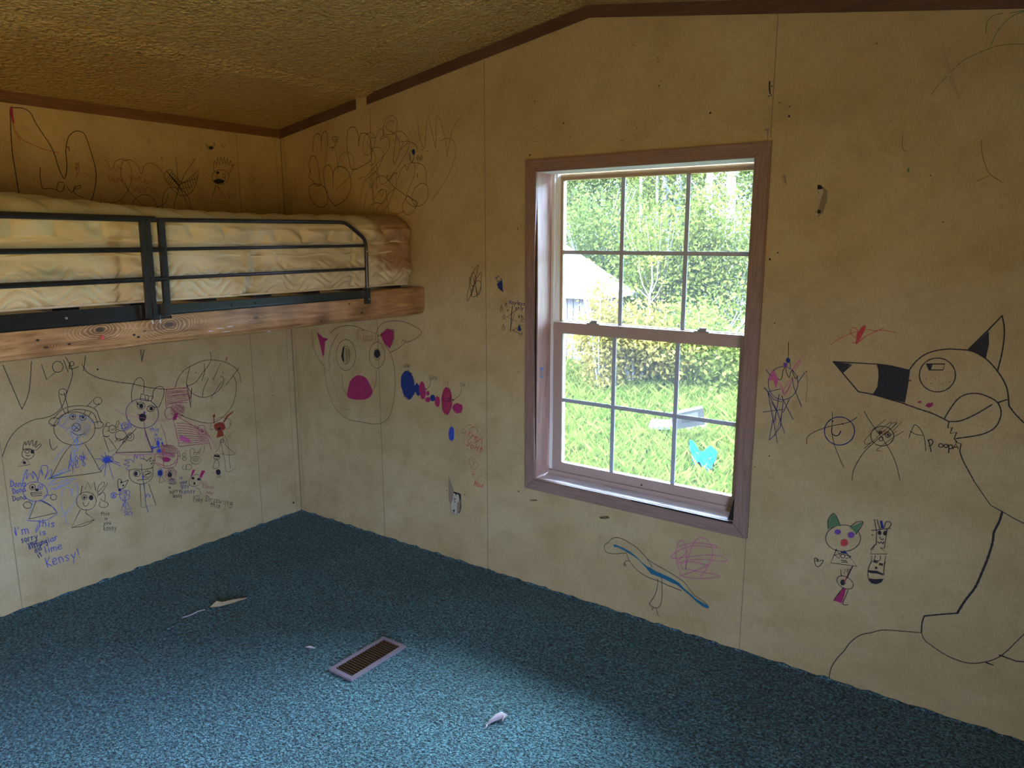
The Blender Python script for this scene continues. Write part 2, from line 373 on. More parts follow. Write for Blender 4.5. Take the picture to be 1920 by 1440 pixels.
# vinyl frame tracks
bm = bmesh.new()
for (a, b, y0, y1) in ((1.655, 1.668, .100, .17), (1.668, 1.674, .118, .17), (1.674, 1.682, .128, .17)):
    add_box(bm, a, b, y0, y1, .514, 1.821)
obj('window_track', bm, M['vinyl'], win)
box_obj('window_track', (2.515, 2.546, .10, .17, .514, 1.821), M['sash'], win)
box_obj('window_track', (1.682, 2.515, .128, .17, 1.806, 1.8215), M['sash_up'], win)
box_obj('window_track', (1.655, 2.546, .085, .17, .5138, .532), M['sash'], win)
def sash(name, x0, x1, z0, z1, g, y0, y1, mat, gy, vx, hz, gr_mat):
    """frame around glass opening g=(gx0,gx1,gz0,gz1) with mitred members, grille and pane"""
    gx0, gx1, gz0, gz1 = g
    bm = bmesh.new()
    for pts in ([(x0, z0), (x1, z0), (gx1, gz0), (gx0, gz0)], [(x1, z0), (x1, z1), (gx1, gz1), (gx1, gz0)],
                [(x1, z1), (x0, z1), (gx0, gz1), (gx1, gz1)], [(x0, z1), (x0, z0), (gx0, gz0), (gx0, gz1)]):
        t = bmesh.new(); add_prism(t, pts, 'y', y0, y1)
        bmesh.ops.bevel(t, geom=list(t.edges), offset=.0012, segments=1, affect='EDGES'); join(bm, t)
    f = obj(name, bm, mat, win)
    gp = box_obj('glass_pane', (gx0-.004, gx1+.004, gy-.002, gy+.002, gz0-.004, gz1+.004), M['glass'], f)
    bm = bmesh.new()
    for x in vx: add_box(bm, x-.0085, x+.0085, gy-.0085, gy-.0025, gz0, gz1, .002)
    for z in hz: add_box(bm, gx0, gx1, gy-.0080, gy-.0030, z-.0085, z+.0085, .002)
    obj('window_grille', bm, gr_mat, f)
    return f
# glass: clear with a thin film of dust that catches daylight
m, nt, b = new_mat('dusty_window_glass'); M['glass'] = m
nt.nodes.remove(b); o_ = nt.nodes['Material Output']
tr = nt.nodes.new('ShaderNodeBsdfTransparent'); tr.inputs[0].default_value = (0.95, 0.97, 0.97, 1)
gl = nt.nodes.new('ShaderNodeBsdfGlossy'); gl.inputs['Roughness'].default_value = 0.05
df = nt.nodes.new('ShaderNodeBsdfTranslucent'); df.inputs[0].default_value = (0.9, 0.95, 1, 1)
fr = nt.nodes.new('ShaderNodeFresnel'); fr.inputs[0].default_value = 1.45
m1 = nt.nodes.new('ShaderNodeMixShader'); m2 = nt.nodes.new('ShaderNodeMixShader'); m2.inputs[0].default_value = 0.004
nt.links.new(fr.outputs[0], m1.inputs[0]); nt.links.new(tr.outputs[0], m1.inputs[1]); nt.links.new(gl.outputs[0], m1.inputs[2])
nt.links.new(m1.outputs[0], m2.inputs[1]); nt.links.new(df.outputs[0], m2.inputs[2]); nt.links.new(m2.outputs[0], o_.inputs[0])

up = sash('upper_sash', 1.682, 2.515, 1.165, 1.806, (1.694, 2.503, 1.201, 1.795), .130, .158, M['sash_up'], .142, (1.974, 2.251), (1.4966,), M['grille'])
low = sash('lower_sash', 1.676, 2.514, .532, 1.200, (1.722, 2.499, .573, 1.152), .092, .120, M['sash'], .103, (1.9725, 2.2515), (.858,), M['grille'])
for x in (1.868, 2.345):
    bm = bmesh.new(); add_box(bm, x-.030, x+.030, .094, .118, 1.2002, 1.2055, .001); add_box(bm, x-.018, x+.018, .098, .112, 1.2055, 1.212, .002)
    add_box(bm, x-.010, x+.022, .096, .101, 1.212, 1.217, .001)
    obj('sash_latch', bm, M['chrome'], low)
bm = bmesh.new(); add_tube(bm, [(2.118, .0905, .545), (2.118, .0915, .545)], .004, 10); obj('screw', bm, M['dark'], low)

# ------------------------------------------------------------------ beam, bed frame, mattress
YB = -2.15
bm = bmesh.new()
prof = [(.935, 1.331), (.935, 1.202), (.975, 1.202), (.992, 1.208), (1.003, 1.222), (1.008, 1.245), (1.008, 1.325), (1.003, 1.331)]
ny = 70; rows = []
for j in range(ny+1):
    y = -.001+(YB+.001)*j/ny
    w = .0015*math.sin(y*9)+.001*math.sin(y*23+1)
    rows.append([bm.verts.new((px+(w if px > .97 else 0), y, pz+(w if pz < 1.22 else 0))) for px, pz in prof])
k = len(prof)
for j in range(ny):
    for i in range(k): bm.faces.new((rows[j][i], rows[j][(i+1) % k], rows[j+1][(i+1) % k], rows[j+1][i]))
bm.faces.new(rows[0]); bm.faces.new(rows[-1][::-1]); bmesh.ops.recalc_face_normals(bm, faces=bm.faces)
beam = obj('wooden_beam', bm, M['beam'])
tag(beam, 'knotty worn pine beam running to the window wall under the bunk', 'beam')

fr_ = empty('bunk_bed_frame', (1.0, -1.0, 1.332))
tag(fr_, 'black metal bunk bed frame with guard rail, resting on the pine beam', 'bed frame')
def ang(name, x, y0, y1, z0, z1, mat, lip=.028):
    bm = bmesh.new()
    add_prism(bm, [(x, z0), (x, z1), (x-.003, z1), (x-.003, z0+.003), (x-lip, z0+.003), (x-lip, z0)], 'y', y0, y1)
    return obj(name, bm, mat, fr_)
XF = 1.013
# side rail: angle iron seen in two overlapping lengths with an outward lip
def side_rail(y0, y1, z0, z1, x, mat):
    bm = bmesh.new()
    add_prism(bm, [(x, z0+.009), (x, z1), (x-.003, z1), (x-.003, z0+.012), (x-.001, z0+.003), (x+.007, z0+.001), (x+.007, z0-.001), (x+.001, z0-.001)], 'y', y0, y1)
    return obj('side_rail', bm, mat, fr_)
side_rail(-1.30, -.372, 1.303, 1.334, XF, M['green_black'])
side_rail(YB, -1.27, 1.292, 1.341, XF+.004, M['black'])
bm = bmesh.new()
add_tube(bm, [(XF+.012, YB, 1.6185), (XF+.012, -1.75, 1.6180), (XF+.012, -1.30, 1.6155)], .0105, 12)
obj('guard_rail', bm, M['black'], fr_)
def arc_pts():
    P = [(XF+.004, -1.36, 1.613), (XF+.004, -.51, 1.621)]
    P += [(XF+.004, -.485, 1.6185), (XF+.004, -.462, 1.609), (XF+.004, -.395, 1.566), (XF+.004, -.379, 1.551), (XF+.004, -.372, 1.530), (XF+.004, -.371, 1.50), (XF+.004, -.373, 1.36), (XF+.004, -.374, 1.31)]
    return P
bm = bmesh.new(); add_tube(bm, arc_pts(), .0078, 12); gr = obj('guard_rail', bm, M['black'], fr_)
box_obj('foot_plate', (XF-.004, XF+.014, -.388, -.364, 1.278, 1.345), M['black'], fr_, .002)
for z in (1.298, 1.350, 1.502):
    bm = bmesh.new(); add_tube(bm, [(XF+.0105, -.374, z), (XF+.0155, -.374, z)], .0030, 8); obj('rivet', bm, M['chrome'], fr_)
for (za, zb, r) in ((1.5168, 1.5250, .0062), (1.4217, 1.4277, .0062)):
    bm = bmesh.new(); add_tube(bm, [(XF+.003, -1.34, za+.002), (XF+.003, -.372, zb)], r, 10); obj('guard_bar', bm, M['black'], fr_)
    bm = bmesh.new(); add_tube(bm, [(XF+.013, YB, za), (XF+.013, -1.28, za+.0015)], .0085, 10); obj('guard_bar', bm, M['black'], fr_)
def post(y0, y1, w, x0, x1, z0=1.292, z1=1.612):
    bm = bmesh.new()
    A = [(x0, y0-w/2, z1), (x1, y0-w/2, z1), (x1, y0+w/2, z1), (x0, y0+w/2, z1)]
    B = [(x0, y1-w/2, z0), (x1, y1-w/2, z0), (x1, y1+w/2, z0), (x0, y1+w/2, z0)]
    a = [bm.verts.new(p) for p in A]; b = [bm.verts.new(p) for p in B]
    bm.faces.new(a); bm.faces.new(b[::-1])
    for i in range(4): bm.faces.new((a[i], b[i], b[(i+1) % 4], a[(i+1) % 4]))
    bmesh.ops.recalc_face_normals(bm, faces=bm.faces)
    bmesh.ops.bevel(bm, geom=list(bm.edges), offset=.0015, segments=2, affect='EDGES')
    obj('guard_post', bm, M['black'], fr_)
post(-1.348, -1.352, .019, XF+.014, XF+.026, 1.300); post(-1.327, -1.331, .014, XF+.008, XF+.022, 1.300); post(-1.280, -1.284, .022, XF+.004, XF+.018, 1.303)
box_obj('clamp_bracket', (XF+.006, XF+.028, -1.345, -1.318, 1.291, 1.306), M['black'], fr_, .002)
for y in (-1.341, -1.316):
    bm = bmesh.new(); add_tube(bm, [(XF+.018, y, 1.279), (XF+.018, y, 1.292)], .0028, 8); obj('bolt', bm, M['chrome'], fr_)
for y in (-.93, -.478, -1.03):
    bm = bmesh.new(); add_tube(bm, [(XF-.001, y, 1.318), (XF+.004, y, 1.318)], .005, 10); obj('bolt', bm, M['green_black'], fr_)
bm = bmesh.new(); add_tube(bm, [(XF+.003, -1.60, 1.318), (XF+.009, -1.60, 1.318)], .0035, 10); obj('bolt', bm, M['chrome'], fr_)
# cross slats and the rear rail carrying the mattress
for i in range(9):
    y = -.12-.24*i
    box_obj('bed_slat', (.008, .93, y-.04, y+.04, 1.331, 1.341), M['black'], fr_)
box_obj('side_rail', (.002, .022, YB, -.05, 1.300, 1.331), M['black'], fr_)

# mattress: swept profile with pillow top, piping and quilting
NU, NV = 560, 170
YA, YE = -.030, -2.00
def prof_pt(s):
    """s 0..1 from the bottom front edge, up the front side, over the top, down the back"""
    side, top = .30, .58
    if s < side:
        t = s/side; z = 1.343+.255*t
        x = .985-.018*max(0, (.06-t)/.06)**2
        bulge = .016*abs(math.sin(math.pi*(min(1, max(0, (z-1.343)/.155)))))**.5 if z < 1.498 else (.010*math.sin(math.pi*(z-1.498)/.040)**.6 if z < 1.538 else .018*math.sin(math.pi*min(1, (z-1.538)/.085)*.9)**.6)
        return x-.018+bulge, z
    if s < side+top:
        t = (s-side)/top; a = t*math.pi
        x = .49+.485*math.copysign(abs(math.cos(a))**.55, math.cos(a)); z = 1.598+.062*abs(math.sin(a))**.62
        return x, z
    t = (s-side-top)/(1-side-top); return .008, 1.598-.255*t
S = []
# denser sampling on the front side
for i in range(NV):
    u = i/(NV-1); S.append(.30*u/.62 if u < .62 else .30+.70*(u-.62)/.38)
tri = lambda a: abs((a % 1.0)-.5)*4-1
V = []
for j in range(NU):
    tY = j/(NU-1); y = YA+(YE-YA)*tY
    e = min(tY*abs(YE-YA), (1-tY)*abs(YE-YA))            # distance from the end
    R = .07; ins = R-math.sqrt(max(0, R*R-(R-min(e, R))**2))
    for s in S:
        x, z = prof_pt(s)
        dx = 0; dz = 0
        if s < .30:
            if z < 1.490:                                   # chevron quilting
                zz = (z-1.343)/.147
                ph = zz*4.3+.85*math.sin(math.pi/2*tri(y/.18)*.95)
                r = abs(math.sin(math.pi*ph)); fade = min(1, max(0, (1.480-z)/.03)); dx += (.0105*(r**.7)-.006)*fade
            elif z > 1.552:                                 # tufted pillow top edge
                dx += .020*abs(math.sin(math.pi*y/.13+.6*math.sin(y*7)))**.5-.012
                dx += .002*math.sin(y*95+40*z)
            if abs(z-1.497) < .005 or abs(z-1.541) < .005: dx += .007*math.cos((z-(1.497 if z < 1.52 else 1.541))/.005*math.pi/2)
            for (yc, w, d, lean) in ((-.905, .020, .020, .35), (-.955, .014, -.012, .35), (-.415, .008, .016, 0.05), (-.79, .008, -.006, -.3), (-1.40, .014, .014, .1)):
                q = (y-yc-(z-1.42)*lean)/w; dx -= d*math.exp(-q*q)*(1 if z < 1.51 else .4)
            dx += .006*math.sin(y*17+3*math.sin(z*30))+(.004*math.sin(y*55+z*90) if z > 1.50 else 0)+.002*math.sin(y*41+z*60)
            sag = .010*math.sin((y+.2)*3.1); dz += sag*(z-1.343)/.25+.003*math.sin(y*30)*(z > 1.45)
        elif s < .88:
            t = (s-.3)/.58
            tuft = (abs(math.sin(math.pi*y/.13+.6*math.sin(y*7)))**.5)*(abs(math.sin(math.pi*x/.16))**.5)
            dz += .022*(tuft-.5)*math.sin(math.pi*t)**.5+.010*math.sin((y+.2)*3.1)
            lift = max(0, min(1, (-y-1.15)/.85)); dz += .070*lift*math.exp(-((x-.45)/.33)**2)
            lump = math.exp(-((y+1.93)/.16)**2-((x-.62)/.22)**2); dz += .040*lump
        x2 = x+dx; cx = .49
        x2 = cx+(x2-cx)*(1-ins/.49*.8); mid = 1.47
        z2 = mid+(z+dz-mid)*(1-ins*1.6)
        V.append((max(x2, .004), y, max(z2, 1.3425)))
F = []
for j in range(NU-1):
    a = j*NV; b = a+NV
    for i in range(NV): F.append((a+i, a+(i+1) % NV, b+(i+1) % NV, b+i))
me_o = mesh_np('mattress', V, F, M['mattress'], smooth=True)
bmm = bmesh.new(); bmm.from_mesh(me_o.data); bmm.verts.ensure_lookup_table()
bmm.faces.new([bmm.verts[i] for i in range(NV)][::-1]); bmm.faces.new([bmm.verts[(NU-1)*NV+i] for i in range(NV)])
bmesh.ops.recalc_face_normals(bmm, faces=bmm.faces); bmm.to_mesh(me_o.data); bmm.free()
tag(me_o, 'stained cream quilted pillow-top mattress lying on the black bunk frame', 'mattress')
def piping(z, off, bow):
    pts = []
    for i in range(240):
        y = YA-.045+(YE+.09-YA)*i/239
        sag = .010*math.sin((y+.2)*3.1)*(z-1.343)/.25
        pts.append((.985+off+.004*math.sin(y*17+3*math.sin(z*30))+.002*math.sin(y*41+z*60), y, z+sag+.003*math.sin(y*30)*bow))
    bm = bmesh.new(); add_tube(bm, pts, .0042, 8); o = obj('piping', bm, M['piping'], me_o, smooth=True); return o
M['piping'] = flat('cream_piping', (0.60, 0.53, 0.36), 0.8)
piping(1.497, -.014, 1); piping(1.541, -.012, 1); piping(1.3485, -.014, 0)

# ------------------------------------------------------------------ floor things
vent = empty('floor_vent', (1.4825, -.8735, 0))
tag(vent, 'brown slatted metal floor register set in the teal carpet', 'vent')
vx0, vx1, vy0, vy1 = 1.4215, 1.5440, -1.014, -.734
bm = bmesh.new(); w = .017
for b in ((vx0, vx1, vy0, vy0+w), (vx0, vx1, vy1-w, vy1), (vx0, vx0+w, vy0+w, vy1-w), (vx1-w, vx1, vy0+w, vy1-w)):
    add_box(bm, b[0], b[1], b[2], b[3], .0005, .009, .0015)
obj('vent_rim', bm, M['vent_rim'], vent)
box_obj('vent_duct', (vx0+w, vx1-w, vy0+w, vy1-w, .0003, .0012), M['dark'], vent)
slat = None
nsl = 19
for i in range(nsl):
    y = vy0+w+.006+(vy1-vy0-2*w-.012)*i/(nsl-1)
    if slat is None:
        bm = bmesh.new(); add_prism(bm, [(-.0022, .0015), (.0012, .0015), (.0032, .0080), (.0002, .0080)], 'x', vx0+w, vx1-w)
        slat = obj('vent_slat', bm, M['vent'], vent); base = slat
        slat.location = (0, y, 0)
    else:
        c = base.copy(); col.objects.link(c); c.parent = vent; c.matrix_parent_inverse = vent.matrix_basis.inverted(); c.location = (0, y, 0)
bm = bmesh.new(); add_box(bm, 1.481, 1.485, vy0+w, vy1-w, .0013, .0028); obj('vent_bar', bm, M['vent'], vent)

# splinter of wood sticking out of the carpet joint
bm = bmesh.new()
pts = [(.640, -1.00, .006), (.655, -.955, .014), (.668, -.91, .012), (.690, -.852, .005)]
for i in range(3):
    pass
L = [(.636, -.992, .004), (.650, -.968, .026), (.660, -.950, .016), (.676, -.900, .013), (.692, -.845, .004)]
Rr = [(.652, -.985, .002), (.668, -.963, .004), (.674, -.945, .003), (.684, -.905, .003), (.695, -.850, .002)]
A = [bm.verts.new(p) for p in L]; B = [bm.verts.new(p) for p in Rr]; C = [bm.verts.new((p[0]-.006, p[1], .0005)) for p in L]
for i in range(4):
    bm.faces.new((A[i], A[i+1], B[i+1], B[i])); bm.faces.new((C[i], C[i+1], A[i+1], A[i])); bm.faces.new((B[i], B[i+1], C[i+1], C[i]))
bm.faces.new((A[0], B[0], C[0])); bm.faces.new((A[4], C[4], B[4]))
o = obj('wood_splinter', bm, M['bone']); tag(o, 'pale tan splinter poking out of the carpet seam below the bunk', 'splinter')
# carpet seam: a low ridge of pile
bm = bmesh.new(); y = -.01; seq = []
while y > -1.32:
    seq.append((.668+.006*math.sin(y*9)-.012*(-y), y, -.0022+.0012*math.sin(y*31))); y -= .02
add_tube(bm, seq, .0045, 6); cs = obj('carpet_seam', bm, M['carpet'], fl)
bm = bmesh.new(); add_tube(bm, [(.640, -1.02, .004), (.634, -1.05, .006), (.637, -1.08, .005), (.626, -1.115, .004)], .0022, 6)
o = obj('loose_thread', bm, M['lint']); tag(o, 'short white loose thread beside the splinter on the carpet', 'thread')
bm = bmesh.new()
add_tube(bm, [(2.085, -.925, .004), (2.089, -.905, .009), (2.096, -.885, .013), (2.103, -.865, .012), (2.112, -.852, .006)], [.003, .006, .010, .011, .004], 8)
add_tube(bm, [(2.100, -.865, .010), (2.115, -.870, .014), (2.118, -.885, .009)], [.006, .005, .002], 6)
add_tube(bm, [(2.086, -.925, .004), (2.093, -.942, .003)], [.003, .001], 6)
o = obj('lint_scrap', bm, M['lint'], smooth=True); tag(o, 'crumpled pinkish white lint scrap lying on the teal carpet', 'lint')
bm = bmesh.new()
add_tube(bm, [(1.225, -.962, .003), (1.245, -.955, .007), (1.262, -.945, .003)], [.002, .005, .002], 6)
o = obj('lint_scrap', bm, M['lint'], smooth=True); tag(o, 'tiny white lint fleck left of the floor register', 'lint')

# frayed carpet edge along both walls
for (wall_, n_) in (('x', 150), ('y', 150)):
    pts = []; rad = []
    for i in range(n_+1):
        t = i/n_; u = (.002+4.4*t) if wall_ == 'x' else -(.002+4.7*t); jj = .0025*math.sin(i*2.3)+.002*math.sin(i*5.1)
        pts.append((u, -.004+jj*.5, -.002+jj) if wall_ == 'x' else (.004-jj*.5, u, -.002+jj)); rad.append(.0065+.002*math.sin(i*3.7))
    bm = bmesh.new(); add_tube(bm, pts, rad, 7); obj('carpet_edge', bm, M['carpet'], fl, smooth=True)

# ------------------------------------------------------------------ marker and pencil drawings on the wall paper
def inkm(name, c, a=1.0):
    m, nt, b = new_mat(name); g = G(nt)
    n = g.ramp(g.noise(400, 2), [(0.35, tuple(k*.8 for k in c)), (0.7, tuple(min(1, k*1.3+.01) for k in c))])
    g.lk(n, b.inputs['Base Color']); b.inputs['Roughness'].default_value = 0.6; b.inputs['Specular IOR Level'].default_value = 0.2
    return m
INK = {'k': inkm('black_marker', (.018, .017, .022)), 'g': inkm('brown_grey_pencil', (.050, .034, .022)), 'f': inkm('faint_pencil', (.15, .105, .055)),
       'b': inkm('blue_pen', (.035, .065, .36)), 'l': inkm('light_blue_crayon', (.16, .25, .50)), 'n': inkm('dark_blue_marker', (.012, .028, .14)),
       'r': inkm('red_pen', (.42, .05, .055)), 'd': inkm('dark_red_pen', (.26, .06, .04)), 'm': inkm('magenta_marker', (.30, .020, .095)),
       'p': inkm('purple_pen', (.14, .05, .26)), 't': inkm('teal_marker', (.015, .11, .18)), 'o': inkm('rust_marker', (.22, .035, .012)),
       'e': inkm('green_pencil', (.08, .17, .075)), 'w': inkm('grime_smudge', (.34, .245, .13)), 'v': inkm('pink_pen', (.45, .10, .22))}
CROP = {'A': (0, 180, .25), 'B': (480, 180, .25), 'C': (0, 620, .208333), 'D': (0, 850, .208333), 'E': (200, 660, .208333), 'F': (560, 580, .208333),
        'G': (700, 780, .15625), 'H': (860, 470, .173611), 'I': (1100, 960, .166667), 'J': (1400, 580, .222222), 'K': (1540, 560, .23617),
        'L': (1500, 900, .27778), 'M': (1400, 0, .29164), 'N': (0, 0, 1.0), 'W': (600, 0, .364583)}
def cat_rom(P, sub=6):
    n = len(P)
    if n < 3: return P
    closed = (P[0]-P[-1]).length < 1e-6; out = []
    for i in range(n-1):
        a = P[i-1] if i > 0 else (P[-2] if closed else P[0]); b = P[i]; c = P[i+1]; d = P[i+2] if i+2 < n else (P[1] if closed else P[-1])
        for k in range(sub):
            t = k/sub; out.append(.5*((2*b)+(c-a)*t+(2*a-5*b+4*c-d)*t*t+(3*b-a-3*c+d)*t**3))
    out.append(P[-1]); return out
class Sheet:
    """one drawing: strokes in wall metres, turned into a thin film of ink on the wall"""
    count = 0
    def __init__(s, wall, crop, ink, w=1.6):
        s.wall = wall; s.c = CROP[crop]; s.ink = ink; s.w = w; s.V = []; s.F = []; s.MI = []; s.inks = []; s.k = 0; s.px = 1.6543
        Sheet.count += 1; s.off = .0015+.00001*Sheet.count
    def wp(s, x, y):
        px, py = s.c[0]+x*s.c[2], s.c[1]+y*s.c[2]; d = np.array([(px-960)/FPX, (720-py)/FPX, 1.0])@RM
        ax = 1 if s.wall == 'B' else 0; t = ((s.px if s.wall == 'J' else 0)-CAM[ax])/d[ax]; p = CAM+t*d
        return Vector((p[0], p[2])) if s.wall == 'B' else Vector((p[1], p[2]))
    def mi(s, ink):
        if ink not in s.inks: s.inks.append(ink)
        return s.inks.index(ink)
    def v3(s, q):
        o = s.off+s.k*4e-6
        return (q[0], -o, q[1]) if s.wall == 'B' else (s.px+o if s.wall == 'J' else o, q[0], q[1])
    def line(s, pts, w=None, ink=None, smooth=True):
        """pts 'x,y x,y ...'; w in mm"""
        if isinstance(pts, str): pts = [tuple(map(float, q.split(','))) for q in pts.split()]
        P = [s.wp(*q) for q in pts]
        if smooth: P = cat_rom(P)
        Q = [P[0]]
        for q in P[1:]:
            if (q-Q[-1]).length > 1e-5: Q.append(q)
        P = Q
        if len(P) < 2: P = [P[0], P[0]+Vector((.001, .001))]
        s.k += 1; w = (w or s.w)*.00125; m = s.mi(ink or s.ink); n = len(P); base = len(s.V)
        for i, q in enumerate(P):
            t = P[min(i+1, n-1)]-P[max(i-1, 0)]
            if t.length < 1e-9: t = Vector((1, 0))
            t.normalize(); nn = Vector((-t[1], t[0]))*w*.5*(1+.18*math.sin(i*1.7+len(s.V)))
            e = t*w*.4*(-1 if i == 0 else (1 if i == n-1 else 0))
            s.V += [s.v3(q+nn+e), s.v3(q-nn+e)]
        for i in range(n-1):
            a = base+2*i; s.F.append((a, a+1, a+3, a+2)); s.MI.append(m)
        return s
    def L(s, *many, w=None, ink=None):
        for q in many: s.line(q, w, ink)
        return s
    def S(s, *many, w=None, ink=None):
        for q in many: s.line(q, w, ink, False)
        return s
    def ell(s, cx, cy, rx, ry, w=None, ink=None, a0=0, a1=360, rot=0):
        n = 22; c, q = math.cos(math.radians(rot)), math.sin(math.radians(rot)); pts = []
        for i in range(n+1):
            a = math.radians(a0+(a1-a0)*i/n); x, y = rx*math.cos(a), ry*math.sin(a); pts.append((cx+x*c-y*q, cy+x*q+y*c))
        s.line(pts, w, ink, False); return s
    def fill(s, pts, ink=None, smooth=False):
        if isinstance(pts, str): pts = [tuple(map(float, q.split(','))) for q in pts.split()]
        P = [s.wp(*q) for q in pts]
        if smooth: P = cat_rom(P+[P[0]], 5)[:-1]
        s.k += 1; base = len(s.V); m = s.mi(ink or s.ink); s.V += [s.v3(q) for q in P]
        for t in tessellate_polygon([[Vector((q[0], q[1], 0)) for q in P]]):
            s.F.append(tuple(base+i for i in t)); s.MI.append(m)
        return s
    def dot(s, x, y, r=4, ink=None):
        return s.fill([(x+r*math.cos(i*.785), y+r*math.sin(i*.785)) for i in range(8)], ink)
    def blob(s, cx, cy, rx, ry, ink=None, rot=0, rag=.08):
        c, q = math.cos(math.radians(rot)), math.sin(math.radians(rot)); pts = []
        for i in range(18):
            a = i/18*6.2832; k = 1+rag*random.uniform(-1, 1); x, y = rx*k*math.cos(a), ry*k*math.sin(a); pts.append((cx+x*c-y*q, cy+x*q+y*c))
        return s.fill(pts, ink)
    def hatch(s, cx, cy, rx, ry, n, ang, w=None, ink=None):
        """zig-zag scribble clipped to an ellipse"""
        a = math.radians(ang); u = (math.cos(a), math.sin(a)); v = (-u[1], u[0]); pts = []
        for i in range(n):
            t = -1+2*(i+.5)/n; hw = math.sqrt(max(0, 1-t*t))*random.uniform(.85, 1.1); sg = 1 if i % 2 else -1
            x = hw*sg*u[0]+t*v[0]; y = hw*sg*u[1]+t*v[1]; pts.append((cx+x*rx, cy+y*ry))
        return s.line(pts, w, ink, False)
    def text(s, txt, x0, y0, x1, y1, h, w=None, ink=None, slant=0.0, jit=.5):
        """handwritten single-stroke lettering on the baseline (x0,y0)-(x1,y1)"""
        tot = sum(ADV.get(ch, 7) for ch in txt); L = math.hypot(x1-x0, y1-y0); u = ((x1-x0)/L, (y1-y0)/L); v = (u[1], -u[0]); pos = 0
        for ch in txt:
            k = L/tot; j = random.uniform(-jit, jit)*h*.08
            for st in FONT.get(ch, '').split('|'):
                if not st: continue
                q = [float(a) for a in st.split()]; pts = []
                for i in range(0, len(q), 2):
                    gx = (pos+q[i]+q[i+1]*slant)*k; gy = q[i+1]/10*h+j; pts.append((x0+u[0]*gx+v[0]*gy, y0+u[1]*gx+v[1]*gy))
                s.line(pts, w, ink, len(pts) > 3)
            pos += ADV.get(ch, 7)
        return s
    def done(s, name, label=None):
        me = bpy.data.meshes.new(name); me.from_pydata(s.V, [], s.F)
        for i in s.inks: me.materials.append(INK[i])
        me.polygons.foreach_set('material_index', s.MI); me.update()
        o = bpy.data.objects.new(name, me); col.objects.link(o); o.parent = {'B': wall_back, 'L': wall_left, 'J': left_jamb}[s.wall]
        if s.wall == 'J': o.matrix_parent_inverse = left_jamb.matrix_world.inverted()
        if label: o['label'] = label
        return o
FONT = {
 'a': '5 5 3 6 1 4 1 1 3 0 5 2|5 6 5 1 6 0', 'b': '1 10 1 0|1 4 4 6 6 3 4 0 1 1', 'c': '5 5 3 6 1 3 3 0 5 1', 'd': '5 10 5 0|5 5 2 6 1 3 2 0 5 1',
 'e': '1 3 5 4 5 6 3 6.5 1 4 1 1 3 0 5.5 1', 'f': '5 9 4 10 3 9 3 0|1 6 5 6', 'g': '5 5 3 6 1 4 3 1 5 3|5 6 5 -2 3 -4 1 -3', 'h': '1 10 1 0|1 4 3 6 5 4 5 0',
 'i': '2 6 2 0|2 8.5 2.2 8.8', 'k': '1 10 1 0|5 6 1 3 5 0', 'l': '2 10 2 0', 'm': '1 6 1 0|1 5 2.5 6 4 4 4 0|4 5 5.5 6 7 4 7 0', 'n': '1 6 1 0|1 5 3 6.3 5 4 5 0',
 'o': '3 6 1 4 1 2 3 0 5 2 5 4 3 6', 'p': '1 6 1 -4|1 5 4 6 5 3 4 0 1 1', 'r': '1 6 1 0|1 4 3 6 5 5.5', 's': '5 5 3 6 1.5 5 2.5 3.4 4.5 2 3 0 1 .8', 't': '3 9 3 0|1 6 5.2 6.2',
 'u': '1 6 1 2 3 0 5 2|5 6 5 0', 'v': '1 6 3 0 5 6', 'w': '1 6 2 0 3.5 4 5 0 6.5 6', 'x': '1 6 5 0|5 6 1 0', 'y': '1 6 3 1|6 6 3 1 1 -4',
 'A': '1 0 3.5 10 6 0|2 4 5 4', 'D': '1 10 1 0|0 10 4 9 6 5 4 1 0 0', 'H': '1 10 1 0|5 10 5 0|1 5 5 5', 'I': '2 10 2 0', 'K': '1 10 1 0|6 10 1 4 6 0', 'L': '1 10 1 0 6 .5',
 'M': '1 0 1.5 10 3.5 3 6 10 6.5 0', 'N': '1 0 1 10 5 0 5 10', 'O': '3.5 10 1 7 1 3 3.5 0 6 3 6 7 3.5 10', 'P': '1 0 1 10|1 10 5 9.5 5.5 7 1 5', 'R': '1 0 1 10 5 9 5 6 1 5 6 0',
 'S': '6 9 3 10 1 8 3 5.5 5.5 3 3.5 0 1 1', 'T': '0 10 7 10|3.5 10 3.5 0', 'V': '0 10 3 0 6 10', 'Y': '0 10 3 5|6 10 2.5 0', 'X': '0 10 6 0|6 10 0 0', 'C': '6 9 3 10 1 6 2 1 5 0 6 1',
 "'": '1 10 1 8', '!': '2 10 2 3|2 .5 2.2 .2', '+': '3 8 3 1|0.5 4.5 5.5 4.5', 'B': '1 0 1 10 4 9 4 6 1 5.5 5 4 4 0 1 0', 'W': '0 10 2 0 4 7 6 0 8 10', 'E': '6 10 1 10 1 0 6 0|1 5 5 5', 'G': '6 9 3 10 1 6 2 1 5 0 6 4 4 4', '8': '3 5 1 8 3 10 5 8 3 5 1 2 3 0 5 2 3 5', '2': '1 8 3 10 5 8 1 0 6 0', '4': '4 0 4 10 1 4 6 4'}
ADV = {'i': 4, 'l': 4, 'm': 8.5, 'w': 8, ' ': 4, "'": 3, '!': 4, 'M': 8, 'I': 4, 't': 6, 'W': 9}

